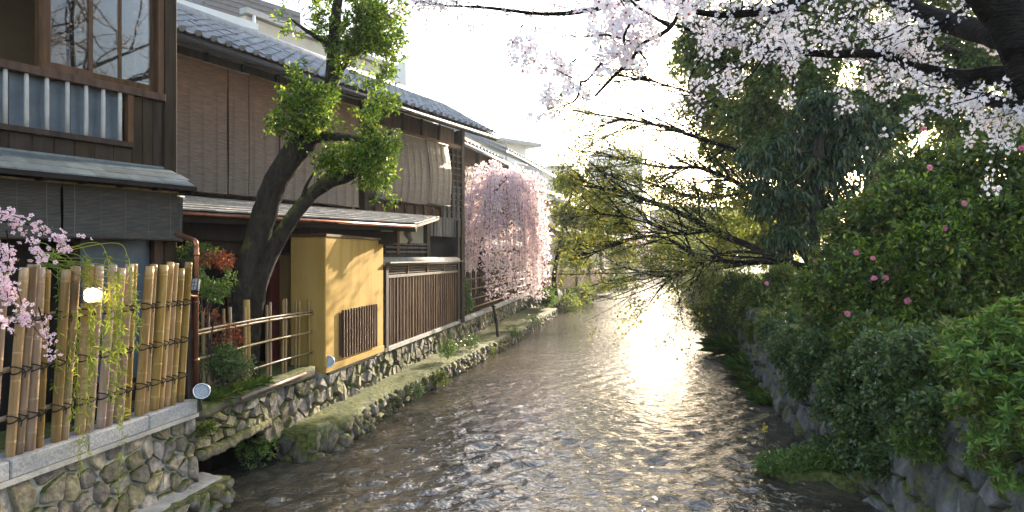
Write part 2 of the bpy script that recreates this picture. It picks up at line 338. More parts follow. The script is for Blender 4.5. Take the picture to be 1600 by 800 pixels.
def lump(p, seed=0, s=1.0):
    "cheap smooth 3-D noise about 0..1"
    r = np.random.default_rng(seed); t = np.zeros(len(p))
    for i in range(7):
        k = r.normal(size=3) * s * (1.0 + 0.45 * i); t += np.sin(p @ k + r.uniform(0, 6.3)) / (1 + 0.3 * i)
    return 0.5 + t / 7.0

def sprigs(clumps, n, seed=0, gap=0.42, ns=1.6, shell=0.45, up=0.35):
    "points spread over ellipsoid clumps, thinned by lumpy noise so that gaps stay open; with the way each sprig points"
    vol = np.array([c[1][0] * c[1][1] * c[1][2] for c in clumps]) ** 0.75
    idx = rng.choice(len(clumps), int(n * 2.6), p=vol / vol.sum())
    c = np.array([c[0] for c in clumps])[idx]; r = np.array([c[1] for c in clumps])[idx]
    d = unit(rng.normal(size=(len(idx), 3))); rad = rng.uniform(0, 1, len(idx)) ** shell
    p = c + d * rad[:, None] * r
    keep = lump(p, seed, ns) + rng.normal(size=len(p)) * 0.06 > gap
    p, d = p[keep][:n], d[keep][:n]
    return p, unit(d * 0.8 + rng.normal(size=p.shape) * 0.5 + np.array((0, 0, up)))

def spray(p, d, k, spread, length, droop=0.0, out=0.9, along=0.0):
    "k leaves about each sprig, or along a shoot"
    n = len(p)
    P0 = np.repeat(p, k, 0) + np.repeat(d, k, 0) * (np.tile(np.arange(k) / k, n) * along)[:, None] + rng.normal(size=(n * k, 3)) * spread
    ax = unit(np.repeat(d, k, 0) * 0.7 + rng.normal(size=(n * k, 3)) * out + np.array((0, 0, -droop)))
    return P0, ax

def grow(p, d, L, r, lev, tubes, tips, bend=0.18, lift=0.0, split=(3, 5), ratio=0.62, ang=0.75, flat=1.0, seg=6, pull=None):
    "recursive limb: wandering axis, side shoots from its outer two thirds"
    p = np.array(p, float); d = unit(np.array(d, float)); pts = [p.copy()]; q = p.copy(); dirs = [d]
    for i in range(seg):
        d = unit(d + rng.normal(size=3) * bend * np.array((1, 1, flat)) + np.array((0, 0, lift)) + (0 if pull is None else np.array(pull) * 0.12))
        q = q + d * L / seg; pts.append(q.copy()); dirs.append(d)
    tubes.append((np.array(pts), np.linspace(r, r * 0.45, seg + 1)))
    if lev <= 0:
        for i in range(1, seg + 1): tips.append((pts[i], dirs[i]))
        return
    for k in range(rng.integers(*split) + 1):
        i = rng.integers(max(1, seg // 4), seg + 1)
        nd = unit(dirs[i] + unit(rng.normal(size=3) * np.array((1, 1, flat))) * ang)
        grow(pts[i], nd, L * ratio * rng.uniform(0.7, 1.15), max(r * 0.5 * (1 - 0.3 * i / seg), 0.004), lev - 1, tubes, tips, bend, lift, split, ratio, ang, flat, max(3, seg - 1), pull)

def tubes_mesh(name, tubes, mat, parent, seg=5, kind='stuff'):
    vs, fs, k = [], [], 0
    for pts, r in tubes:
        v, f = tube_geo(pts, r, seg if r[0] > 0.02 else 4, False); vs.append(v); fs.append(np.array(f) + k); k += len(v)
    o = fast_mesh(name, np.concatenate(vs), np.concatenate(fs), 4, M[mat], parent, True)
    if kind: o['kind'] = kind
    return o

def limb(name, pts, radii, mat, parent, seg=10, n=8, rough=0.06):
    c = curve(pts, n); r = np.interp(np.linspace(0, 1, len(c)), np.linspace(0, 1, len(radii)), radii)
    v, f = tube_geo(c, r, seg, True)
    nv = v.copy(); nv += unit(v - np.repeat(c, seg, 0)) * ((lump(v, 5, 9.0) - 0.5)[:, None] * 2 * np.repeat(r, seg)[:, None] * rough * 2)
    return mesh_obj(name, nv, f, M[mat], parent, True)

def twig_net(p, c, r0=0.006, every=4, name='twigs', mat='twig', parent=None):
    "thin twigs from points near a clump's heart out to its sprigs"
    t = []
    for i in range(0, len(p), every):
        q = p[i]; a = c[np.argmin(((c - q) ** 2).sum(1))]; a = a + (q - a) * rng.uniform(0.2, 0.5)
        m = (a + q) / 2 + rng.normal(size=3) * 0.06 * np.linalg.norm(q - a)
        t.append((np.array([a, m, q]), np.array((r0 * 1.3, r0, r0 * 0.5))))
    return tubes_mesh(name, t, mat, parent, 4)

def flower_geo(R=0.018, petals=5, cup=0.35, notch=True):
    v, fp, fs = [], [], []
    for k in range(petals):
        a = k * 2 * math.pi / petals; ca, sa = math.cos(a), math.sin(a)
        pr = [(0.08, 0, 0), (0.55, 0.34, cup * 0.45), (0.98, 0.24, cup), (0.86 if notch else 1.04, 0, cup * 0.9), (0.98, -0.24, cup), (0.55, -0.34, cup * 0.45)]
        b = len(v); v += [((x * ca - y * sa) * R, (x * sa + y * ca) * R, z * R + 0.0004 * k) for x, y, z in pr]
        fp.append(tuple(range(b, b + 6)))
    b = len(v)
    for k in range(6):
        a = k * math.pi / 3; v.append((0.18 * R * math.cos(a), 0.18 * R * math.sin(a), 0.1 * R))
    v.append((0, 0, 0.3 * R)); fs = [(b + k, b + (k + 1) % 6, b + 6) for k in range(6)]
    v += [(0.05 * R, 0, 0), (-0.05 * R, 0.03 * R, 0), (0, 0, -0.9 * R)]; fs.append((b + 7, b + 8, b + 9))
    return v, fp, fs

def flower_mesh(name, R, mat, **k):
    v, fp, fs = flower_geo(R, **k)
    me = data_mesh(name, v, fp + fs, [mat, M['stamen']])
    me.polygons.foreach_set('material_index', [0] * len(fp) + [1] * len(fs)); me.update(); return me

def flower_cloud(name, mat, parent, pos, nrm, R, petals=5, kind='stuff'):
    "many small blossoms as one mesh: five quads each"
    n = len(pos); a = unit(np.cross(nrm, rng.normal(size=(n, 3)))); b = np.cross(nrm, a); R = np.broadcast_to(R, n)[:, None]
    V = []
    for k in range(petals):
        t = k * 2 * math.pi / petals + rng.uniform(0, 0.3, (n, 1)); d = a * np.cos(t) + b * np.sin(t); s = np.cross(nrm, d)
        V += [pos, pos + d * R * 0.6 + s * R * 0.38 + nrm * R * 0.2, pos + d * R + nrm * R * 0.4, pos + d * R * 0.6 - s * R * 0.38 + nrm * R * 0.2]
    V = np.stack(V, 1).reshape(-1, 3); f = np.arange(n * petals * 4).reshape(-1, 4)
    o = fast_mesh(name, V, f, 4, M[mat], parent)
    if kind: o['kind'] = kind
    return o

def rough_box(name, bot, top, mat, parent, cuts=(14, 4, 3), amt=0.02, seed=0):
    "a worn block: finely divided six-sided solid with an uneven skin"
    b_, t_ = [np.array(q, float) for q in bot], [np.array(q, float) for q in top]
    def at(a, c, z): return ((b_[0] * (1 - a) + b_[1] * a) * (1 - c) + (b_[3] * (1 - a) + b_[2] * a) * c) * (1 - z) + ((t_[0] * (1 - a) + t_[1] * a) * (1 - c) + (t_[3] * (1 - a) + t_[2] * a) * c) * z
    na, nc, nz_ = cuts; key, V_, F_ = {}, [], []
    def vid(i, j, k):
        if (i, j, k) not in key:
            a, c, z = i / na, j / nc, k / nz_; p = at(a, c, z); m_ = at(.5 if na < 3 else np.clip(a, .1, .9), .5, .5)
            e = (i in (0, na)) + (j in (0, nc)) + (k in (0, nz_)); p = p + (m_ - p) * (.0 if e < 2 else .09)
            p = p + np.array([lump(p[None] * 1.0, seed + q, 5.0)[0] - .5 for q in range(3)]) * 2 * amt + np.array([lump(p[None], seed + 9 + q, 17.0)[0] - .5 for q in range(3)]) * amt
            key[(i, j, k)] = len(V_); V_.append(p)
        return key[(i, j, k)]
    for i in range(na):
        for j in range(nc):
            for k in (0, nz_): F_.append((vid(i, j, k), vid(i + 1, j, k), vid(i + 1, j + 1, k), vid(i, j + 1, k)))
        for k in range(nz_):
            for j in (0, nc): F_.append((vid(i, j, k), vid(i + 1, j, k), vid(i + 1, j, k + 1), vid(i, j, k + 1)))
    for j in range(nc):
        for k in range(nz_):
            for i in (0, na): F_.append((vid(i, j, k), vid(i, j + 1, k), vid(i, j + 1, k + 1), vid(i, j, k + 1)))
    o = mesh_obj(name, V_, F_, M[mat], parent, True)
    import bmesh
    bm = bmesh.new(); bm.from_mesh(o.data); bmesh.ops.recalc_face_normals(bm, faces=bm.faces); bm.to_mesh(o.data); bm.free()
    return o
# ------------------------------------------------------------ the river and its banks
WATER = -3.1
LP = np.array([(0, -5.4), (36, 0.84), (48, 4.2), (62, 8.2), (100, 18.6), (135, 29.0)])
RP = np.array([(0, 3.35), (8.4, 4.6), (15.6, 5.7), (24.7, 7.9), (48.6, 12.5), (62, 15.8), (100, 25.2), (135, 34.5)])
LX = lambda Y: np.interp(Y, LP[:, 0], LP[:, 1])
RX = lambda Y: np.interp(Y, RP[:, 0], RP[:, 1])
BANK = Frame((-5.4, 0), (0.1734, 1))                       # the straight left bank; v > 0 over the water
YB = lambda Y: Y * math.hypot(1, 0.1734)                    # its u at depth Y
PXU = lambda px: BANK.u_at(px)

def sheet(name, pts, z, mat, kind='structure'):
    o = mesh_obj(name, [(x, y, z) for x, y in pts], [tuple(range(len(pts)))], mat); o['kind'] = kind; return o

sheet('ground', [(-900, -200), (900, -200), (900, 1500), (-900, 1500)], -3.9, M['ground'])

# water: a rippled sheet, finely divided near the camera
m, n, l, b, out = new_mat('shallow river water'); M['water'] = m
tc = n.new('ShaderNodeTexCoord')
nz = n.new('ShaderNodeTexNoise'); nz.inputs['Scale'].default_value = 0.9; nz.inputs['Detail'].default_value = 7; nz.inputs['Roughness'].default_value = 0.7
l.new(tc.outputs['Object'], nz.inputs['Vector'])
r = ramp(n, [(0.3, (0.03, 0.026, 0.018)), (0.52, (0.075, 0.062, 0.042)), (0.74, (0.14, 0.112, 0.07))]); l.new(nz.outputs[0], r.inputs[0]); l.new(r.outputs[0], b.inputs['Base Color'])
b.inputs['Roughness'].default_value = 0.13; b.inputs['IOR'].default_value = 1.75; b.inputs['Specular IOR Level'].default_value = 0.5
mp = n.new('ShaderNodeMapping'); mp.inputs['Scale'].default_value = (6.2, 8.2, 1); mp.inputs['Rotation'].default_value = (0, 0, 0.3); l.new(tc.outputs['Object'], mp.inputs[0])
n1 = n.new('ShaderNodeTexNoise'); n1.inputs['Scale'].default_value = 1.0; n1.inputs['Detail'].default_value = 3; n1.inputs['Roughness'].default_value = 0.5; n1.inputs['Distortion'].default_value = 0.6; l.new(mp.outputs[0], n1.inputs['Vector'])
bp = n.new('ShaderNodeBump'); bp.inputs['Strength'].default_value = 1.0; bp.inputs['Distance'].default_value = 0.042; l.new(n1.outputs[0], bp.inputs['Height']); l.new(bp.outputs[0], b.inputs['Normal'])

ny, nx = 620, 170
Ys = np.geomspace(2.4, 128, ny); ts = np.linspace(0, 1, nx)
gx = LX(Ys)[:, None] - 0.7 + (RX(Ys) - LX(Ys) + 1.3)[:, None] * ts[None, :]; gy = np.repeat(Ys[:, None], nx, 1)
h = np.zeros_like(gx); wr = np.random.default_rng(3)
amp_mod = 0.6 + 0.9 * np.clip(lump(np.stack([gx.ravel(), gy.ravel(), 0 * gx.ravel()], 1), 11, 0.55), 0, 1).reshape(gx.shape) ** 2
for i in range(70):
    lam = wr.uniform(0.17, 0.6); th = wr.normal(0.17, 0.75) + (math.pi / 2); k = 2 * math.pi / lam
    fade = np.clip((lam / (Ys * math.log(128 / 2.4) / ny) - 2.5) / 3, 0, 1)[:, None]
    ph = k * (gx * math.cos(th) + gy * math.sin(th)) + wr.uniform(0, 6.3) + 0.8 * np.sin(gx * wr.uniform(0.3, 1.2) + gy * wr.uniform(0.2, 0.8))
    h += fade * lam ** 0.9 * 0.0064 * (1 - np.abs(np.sin(ph / 2)) * 2)
h = h * amp_mod
V = np.stack([gx, gy, WATER + h], 2).reshape(-1, 3)
idx = np.arange(ny * nx).reshape(ny, nx)
Fq = np.stack([idx[:-1, :-1], idx[:-1, 1:], idx[1:, 1:], idx[1:, :-1]], 2).reshape(-1, 4)
river = fast_mesh('river', V, Fq, 4, M['water'], None, True); river['kind'] = 'structure'

def strip(name, ys, fx0, fx1, z, mat, zf=None):
    v, f = [], []
    for y in ys:
        zz = z if zf is None else zf(y)
        v += [(fx0(y), y, zz), (fx1(y), y, zz)]
    for i in range(len(ys) - 1): f.append((2 * i, 2 * i + 1, 2 * i + 3, 2 * i + 2))
    o = mesh_obj(name, v, f, mat); o['kind'] = 'structure'; return o
YS = np.concatenate([np.arange(-6, 36, 3.0), np.arange(36, 136, 4.0)])
strip('left_bank', YS, lambda y: -120, lambda y: LX(y) - 0.25, -2.06, M['soil'])
strip('right_bank', YS, lambda y: RX(y) + 0.3, lambda y: 140, -1.4, M['soil'])
# beyond the bend both banks close over the water
mesh_obj('far_bank', [(-120, 131, -2.0), (140, 131, -2.0), (140, 500, -2.0), (-120, 500, -2.0), (-120, 131, -3.6), (140, 131, -3.6)], [(0, 1, 2, 3), (4, 5, 1, 0)], M['soil'])['kind'] = 'structure'

# ------------------------------------------------------------ rubble walls: every stone its own piece
def clip(poly, px_, pz_, nx_, nz_):
    o = []
    for i in range(len(poly)):
        a, c = poly[i], poly[(i + 1) % len(poly)]
        da = (a[0] - px_) * nx_ + (a[1] - pz_) * nz_; dc = (c[0] - px_) * nx_ + (c[1] - pz_) * nz_
        if da <= 0: o.append(a)
        if (da < 0) != (dc < 0) and da != dc:
            t = da / (da - dc); o.append((a[0] + (c[0] - a[0]) * t, a[1] + (c[1] - a[1]) * t))
    return o

def cells(L, H, size, seed, aspect=1.25, relax=1):
    r = np.random.default_rng(seed); n = max(3, int(L * H / (size * size * aspect)))
    nxn = max(1, round(L / (size * aspect))); nzn = max(1, round(n / nxn))
    pts = np.array([((i + 0.5 + (0.5 if j % 2 else 0) + r.uniform(-0.42, 0.42)) / nxn * L % L, (j + 0.5 + r.uniform(-0.38, 0.38)) / nzn * H) for j in range(nzn) for i in range(nxn)])
    pts = pts[r.uniform(0, 1, len(pts)) > 0.16]
    out = []
    for i, p in enumerate(pts):
        poly = [(0, 0), (L, 0), (L, H), (0, H)]
        d = ((pts - p) ** 2).sum(1)
        for j in np.argsort(d)[1:22]:
            q = pts[j]; mx, mz = (p + q) / 2; poly = clip(poly, mx, mz, q[0] - p[0], q[1] - p[1])
            if len(poly) < 3: break
        if len(poly) >= 3: out.append(poly)
    return out

def rubble(root, pos, nrm, L, zb, zt, size, seed, mat, proud=0.06, gap=0.93, name='stone', batter=0.0, aspect=1.25, core='mortar', thick=0.5, top=0.0, corner=0.3, dome=0.55, rounded=True, drop=0.5):
    "pos(s) -> plan point, nrm(s) -> outward plan normal; stones bulge from a mortar core"
    r = np.random.default_rng(seed); H = 1.0
    hm = max(zt(L / 2) - zb(L / 2), 0.1)
    def W(s, t, d):
        z0, z1 = zb(s), zt(s); p = pos(s); nn = nrm(s); z = z0 + (z1 - z0) * t
        q = p + nn * (d - batter * (z - z0)); return (q[0], q[1], z)
    for poly in cells(L, hm, size, seed, aspect):
        poly = np.array(poly); c = poly.mean(0)
        a = poly; bb = np.roll(poly, -1, 0)
        poly = np.stack([a * (1 - corner) + bb * corner, a * corner + bb * (1 - corner)], 1).reshape(-1, 2)      # round the corners
        poly = c + (poly - c) * gap * r.uniform(0.9, 1.0)
        pr = proud * r.uniform(0.5, 1.5); tx, tz = r.normal(0, 0.22, 2); k = len(poly); sz = math.sqrt(max(1e-4, np.ptp(poly[:, 0]) * np.ptp(poly[:, 1])))
        v = []
        for sc, dd in (((1.0, -0.05), (0.95, dome), (0.64, 0.98)) if rounded else ((1.0, -0.05), (0.97, dome * .7), (0.84, 0.98))):
            for q in poly:
                w = c + (q - c) * sc + r.normal(0, 0.02, 2) * sz; dx = w - c
                v.append(W(float(np.clip(w[0], 0.0, L)), float(w[1] / hm), (dd if dd < 0 else pr * dd * r.uniform(0.6, 1.35) + dx[0] * tx * 0.5 + dx[1] * tz * 0.5 + 0.01)))
        v.append(W(float(c[0]), float(c[1] / hm), pr * 1.05))
        f = [(j * k + i, j * k + (i + 1) % k, (j + 1) * k + (i + 1) % k, (j + 1) * k + i) for j in range(2) for i in range(k)]
        if rounded: f += [(2 * k + i, 2 * k + (i + 1) % k, 3 * k) for i in range(k)]
        else: v.pop(); f.append(tuple(range(2 * k, 3 * k)))
        so_ = mesh_obj(name, v, f, M[mat], root, True)
        if not rounded: so_.data.polygons[len(f) - 1].use_smooth = False
    ns = max(2, int(L / 0.6)); v, f = [], []
    for i in range(ns + 1):
        s = L * i / ns; v += [W(s, 0, 0.0), W(s, 1, 0.0), W(s, 1, -thick), W(s, 0, -thick)]
        v[-4] = (v[-4][0], v[-4][1], v[-4][2] - drop); v[-1] = (v[-1][0], v[-1][1], v[-1][2] - drop)
        for q in (-3, -2): v[q] = (v[q][0], v[q][1], v[q][2] + top)
    for i in range(ns):
        a = 4 * i; f += [(a, a + 4, a + 5, a + 1), (a + 1, a + 5, a + 6, a + 2), (a + 2, a + 6, a + 7, a + 3)]
    f += [(0, 1, 2, 3), (4 * ns + 3, 4 * ns + 2, 4 * ns + 1, 4 * ns)]
    mesh_obj('wall_core', v, f, M[core], root)

def bank_pos(u0, v0=0.0): return lambda s: BANK.o + BANK.d * (u0 + s) + BANK.n * v0
bank_nrm = lambda s: BANK.n
flat = lambda z: (lambda s: z)
lin = lambda z0, z1, L: (lambda s: z0 + (z1 - z0) * s / L)

# near wall under the bamboo fence, with its granite kerb
uA0, uA1 = YB(4.2), PXU(303)
wallA = thing('stone_wall', 'pale mortared rubble wall with granite kerb, carrying the tall bamboo fence', 'stone wall', tuple(BANK.pt((uA0 + uA1) / 2, 0, -3.1)))
rubble(wallA, bank_pos(uA0, 0.03), bank_nrm, uA1 - uA0, flat(-2.85), flat(-1.93), 0.175, 21, 'stone', 0.03, 0.93, batter=0.06, corner=0.14, dome=0.8, aspect=1.15, rounded=False)
ks = np.linspace(uA0, uA1, 6)
for a, c in zip(ks[:-1], ks[1:]):
    MB().box(BANK, a + 0.004, c - 0.004, -0.24, 0.055, -1.92, -1.752 + random.uniform(-.006, .006)).build('kerb_stone', M['granite'], wallA, bevel=0.012)
MB().box(BANK, uA0, uA1, -0.2, 0.07, -1.965, -1.921).build('mortar_bed', M['mortar'], wallA)

# low concrete-topped ledge at its foot
uF0, uF1 = YB(4.0), PXU(334) - 0.1
ledgeN = thing('stone_ledge', 'short low ledge with pale concrete top at the foot of the kerbed wall', 'ledge', tuple(BANK.pt((uF0 + uF1) / 2, 0.2, -3.2)))
rough_box('concrete_cap', [BANK.pt(uF0, -0.1, -2.9), BANK.pt(uF1, -.1, -2.9), BANK.pt(uF1, .28, -2.9), BANK.pt(uF0, .34, -2.9)],
          [BANK.pt(uF0, -0.1, -2.74), BANK.pt(uF1, -.1, -2.74), BANK.pt(uF1, .22, -2.79), BANK.pt(uF0, .30, -2.78)], 'concrete', ledgeN, (40, 5, 2), .022, 3)
rubble(ledgeN, bank_pos(uF0, 0.27), bank_nrm, uF1 - uF0 + .05, flat(-3.3), flat(-2.8), 0.19, 5, 'stone_moss', 0.07, 0.97, core='mortar_dark', thick=0.4)

# wall under lattice fence and ochre bay
uB0, uB1 = uA1 + 0.02, PXU(600)
LB = uB1 - uB0
zB = lambda s: np.interp(s, [0, 1.9, 3.6, LB], [-2.0, -1.98, -2.08, -2.1])
wallB = thing('stone_wall', 'uneven rubble wall with brown mossy boulders below the bamboo lattice fence and ochre bay', 'stone wall', tuple(BANK.pt((uB0 + uB1) / 2, 0, -3.1)))
rubble(wallB, bank_pos(uB0, -0.06), bank_nrm, LB, lambda s: np.interp(s, [0, 1.5, 1.7, LB], [-2.42, -2.42, -2.8, -2.8]), zB, 0.23, 33, 'stone_moss', 0.075, 0.97, core='mortar_dark', batter=0.05, corner=0.16, dome=0.75, rounded=False, drop=0.02)
# culvert mouth: lintel beam over a dark recess
rough_box('lintel', [BANK.pt(uB0 + .02, -.12, -2.55), BANK.pt(uB0 + 1.75, -.12, -2.5), BANK.pt(uB0 + 1.75, .08, -2.5), BANK.pt(uB0 + .02, .1, -2.55)],
          [BANK.pt(uB0 + .02, -.12, -2.42), BANK.pt(uB0 + 1.75, -.12, -2.38), BANK.pt(uB0 + 1.75, .06, -2.39), BANK.pt(uB0 + .02, .08, -2.43)], 'stone_moss', wallB, (26, 4, 3), .028, 8)
MB().box(BANK, uB0 - .05, uB0 + 1.7, -1.0, -.9, -3.6, -2.5).build('recess', M['wood_black'], wallB)
# planter kerb with a bamboo log, and earth behind it
uP1 = PXU(492)
rough_box('planter_kerb', [BANK.pt(uB0, -.14, -2.02), BANK.pt(uP1, -.14, -2.02), BANK.pt(uP1, .05, -2.02), BANK.pt(uB0, .05, -2.02)],
          [BANK.pt(uB0, -.14, -1.85), BANK.pt(uP1, -.14, -1.84), BANK.pt(uP1, .03, -1.85), BANK.pt(uB0, .03, -1.86)], 'mortar_dark', wallB, (36, 4, 3), .022, 12)
MB().tube([BANK.pt(uB0 + .9, .075, -1.93), BANK.pt(uP1 - 0.5, .075, -1.9)], .028, 8).build('bamboo_rail', M['bamboo'], wallB, True)
MB().box(BANK, PXU(500), PXU(600), -.25, .0, -2.12, -2.02).build('sill_slab', M['concrete'], wallB, bevel=0.015)
MB().box(BANK, uB0, uP1 + .6, -2.5, -.125, -2.05, -1.9).build('planter_soil', M['soil'], wallB)

# wall under the plank fence and the garden fence
uD0, uD1 = uB1 + 0.02, YB(36.0)
LD = uD1 - uD0
wallD = thing('stone_wall', 'moss streaked rubble wall with long stone coping below the plank fence and weeping cherry', 'stone wall', tuple(BANK.pt((uD0 + uD1) / 2, 0, -3.1)))
zD = lambda s: np.interp(s, [0, 6.2, 6.6, LD], [-2.08, -2.1, -2.12, -2.0])
rubble(wallD, bank_pos(uD0, -0.06), bank_nrm, LD, flat(-2.8), zD, 0.25, 44, 'stone_moss', 0.06, 0.97, core='mortar_dark', batter=0.05, aspect=1.2, corner=0.16, dome=0.75, rounded=False)
for a, c in zip(np.linspace(PXU(716), uD1, 9)[:-1], np.linspace(PXU(716), uD1, 9)[1:]):
    z = zD((a + c) / 2 - uD0)
    MB().box(BANK, a + .01, c - .01, -.2, .06, z, z + .16 + random.uniform(-.01, .01)).build('coping_stone', M['concrete'], wallD, bevel=0.03)
# the long ledge at the water
uL0, uL1 = PXU(334) + 1.75, YB(36.5)
LL = uL1 - uL0
vL = lambda s: np.interp(s, [0, 0.8, 3, 8, 16, LL], [0.42, 0.62, 0.5, 0.75, 1.2, 1.45])
lpos = lambda s: BANK.o + BANK.d * (uL0 + s) + BANK.n * vL(s)
ledge = thing('stone_ledge', 'long low mossy ledge of rounded cobbles running along the water', 'ledge', tuple(BANK.pt((uL0 + uL1) / 2, 0.5, -3.2)))
rubble(ledge, lpos, bank_nrm, LL, flat(-3.32), flat(-2.72), 0.235, 55, 'stone_moss', 0.085, 0.98, core='mortar_dark', thick=0.3)
e0 = BANK.o + BANK.d * (uL0 + .02) - BANK.n * .1
rubble(ledge, lambda s: e0 + BANK.n * s, lambda s: -BANK.d, vL(0) + .1, flat(-3.32), flat(-2.72), 0.22, 56, 'stone_moss', 0.09, 0.98, core='mortar_dark', thick=0.1)
v, f = [], []
ss = np.linspace(0, LL, 60)
for s in ss:
    p = lpos(s); q = BANK.o + BANK.d * (uL0 + s) - BANK.n * .15
    j = random.uniform(-.02, .03)
    v += [(p[0] + .04, p[1], -2.9), (p[0] + .02, p[1], -2.7 + j), *[tuple(p * (1 - t) + q * t) + (-2.68 + random.uniform(-.025, .03),) for t in (.35, .7)], (q[0], q[1], -2.66)]
for i in range(59):
    for k in range(4): f.append((5 * i + k, 5 * i + 5 + k, 5 * i + 6 + k, 5 * i + 1 + k))
f = [q[::-1] for q in f]
f += [(4, 3, 2, 1, 0)]
M['ledge_top'] = mk('trodden mossy ledge top', [(0.3, (0.11, 0.095, 0.07)), (0.7, (0.3, 0.27, 0.22))], (4, 4, 4), 0.9, 0.7, moss=0.26, dist=0.04)
mesh_obj('ledge_top', v, f, M['ledge_top'], ledge, True)

# left bank farther on: low wall
def along(fx, y0, y1):
    ys = np.linspace(y0, y1, 200); xs = fx(ys); sl_ = np.concatenate([[0], np.cumsum(np.hypot(np.diff(xs), np.diff(ys)))])
    pos = lambda s: np.array((np.interp(s, sl_, xs), np.interp(s, sl_, ys)))
    def nr(s):
        d = pos(min(s + .6, sl_[-1])) - pos(max(s - .6, 0)); d /= np.linalg.norm(d); return np.array((d[1], -d[0]))
    return pos, nr, sl_[-1]
p_, n_, L_ = along(LX, 36.05, 120)
wf = thing('stone_wall', 'distant low overgrown wall curving along the bank beyond the cobble ledge', 'stone wall', (6, 58, -3.1))
rubble(wf, p_, n_, L_, flat(-3.3), flat(-2.02), 0.7, 66, 'stone_moss', 0.1, 0.97, core='mortar_dark')
# right bank wall
p_, n_, L_ = along(RX, 3.4, 22)
wallR = thing('stone_wall', 'dark shaded boulder wall of the opposite bank under ivy and azalea', 'stone wall', (5.6, 12, -3.1))
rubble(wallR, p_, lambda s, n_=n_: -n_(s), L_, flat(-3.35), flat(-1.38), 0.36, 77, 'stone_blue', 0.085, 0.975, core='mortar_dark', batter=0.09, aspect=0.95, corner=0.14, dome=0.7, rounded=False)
p_, n_, L_ = along(RX, 22.05, 120)
wr2 = thing('stone_wall', 'distant boulder wall of the opposite bank beyond the grass tufts', 'stone wall', (12, 50, -3.1))
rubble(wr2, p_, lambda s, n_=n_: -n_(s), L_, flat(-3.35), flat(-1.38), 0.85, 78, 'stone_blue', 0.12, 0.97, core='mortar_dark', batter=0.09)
# ------------------------------------------------------------ house with the bamboo balcony
F1 = Frame((-4.75, 9.4), (0.508, 0.861))
h1 = thing('wooden_house', 'dark timber house with bamboo balcony bars and sliding glass windows above the bamboo fence', 'house', tuple(F1.pt(-2, -1, -2.06)))
def hb(root, F, name, mat, *a, bevel=0.006, parent=None): return MB().box(F, *a).build(name, M[mat], parent or root, bevel=bevel)
A = lambda *a, **k: hb(h1, F1, *a, **k)
UL = -5.2
A('corner_post', 'wood_dark', -.07, .1, -.1, .07, -2.06, 4.75)
A('rail', 'wood_brown', UL, -.072, -.04, .09, 2.12, 2.22)
A('balcony_sill', 'wood_dark', UL, -.5, .0, .08, 1.43, 1.5)
for a, c in zip(np.arange(UL, -.55, .66)[:-1], np.arange(UL, -.55, .66)[1:]):
    A('frosted_pane', 'frosted', a + .012, c - .012, -.06, -.04, 1.5, 2.12, bevel=0)
A('panel_frame', 'wood_brown', -.58, -.50, -.03, .07, 1.5, 2.12)
us = np.linspace(-.5, -.07, 4)
for a, c in zip(us[:-1], us[1:]): A('plank', 'wood_dark', a + .002, c - .002, -.03, .012 + random.uniform(0, .006), 1.22, 2.118)
us = np.arange(UL, -.5, .235)
for a, c in zip(us, np.append(us[1:], -.5)): A('plank', 'wood_dark', a + .002, c - .002, -.03, .012 + random.uniform(0, .006), 1.22, 1.428)
bu = [-1.96, -1.748, -1.532, -1.306, -1.09, -.883, -.673]
bu = [-1.96 - .215 * k for k in range(8, 0, -1)] + bu
bal = []
def pole_geo(L, r, nodes, seg=10, flare=0.1):
    zs, rs = [0], [r]
    for z in nodes:
        zs += [z - .012, z - .004, z + .004, z + .014]; rs += [r * (1 + flare * .3), r * (1 + flare), r * .97, r * (1 + flare * .4)]
    zs.append(L); rs.append(r * .96)
    return tube_geo([(0, 0, z) for z in zs], rs, seg)
balm = [data_mesh('bamboo_bar', *pole_geo(.64, .0245, [z0, z0 + .24]), M['bamboo_grey'], True) for z0 in (.12, .2, .28)]
for i, u in enumerate(bu): inst('bamboo_bar', balm[i % 3], h1, F1.pt(u, .045, 1.49), (0, 0, i))
# windows: two glazed sashes, an open bay to the left
A('window_post', 'wood_brown', -1.62, -1.54, -.05, .05, 2.22, 4.2)
A('window_head', 'wood_dark', UL, -.07, -.06, .08, 4.2, 4.4)
def sash(u0, u1, v, bars=()):
    s = MB(); fw = .055
    for a in ((u0, u1, 2.225, 2.225 + .1), (u0, u1, 4.1, 4.2)): s.box(F1, a[0], a[1], v - .02, v + .02, a[2], a[3])
    for a in (u0, u1 - fw): s.box(F1, a, a + fw, v - .0195, v + .0195, 2.325, 4.1)
    for c in bars: s.box(F1, c - .02, c + .02, v - .015, v + .015, 2.325, 4.1)
    o = s.build('window', M['wood_brown'], h1, bevel=.004)
    MB().box(F1, u0 + fw, u1 - fw, v - .003, v + .003, 2.325, 4.1).build('pane', M['glass'], o)
sash(-1.53, -.99, .0, ()); sash(-1.03, -.16, -.05, (-.62,)); sash(-3.0, -2.46, .0)
A('window_jamb', 'wood_brown', -.155, -.072, -.06, .05, 2.22, 4.2)
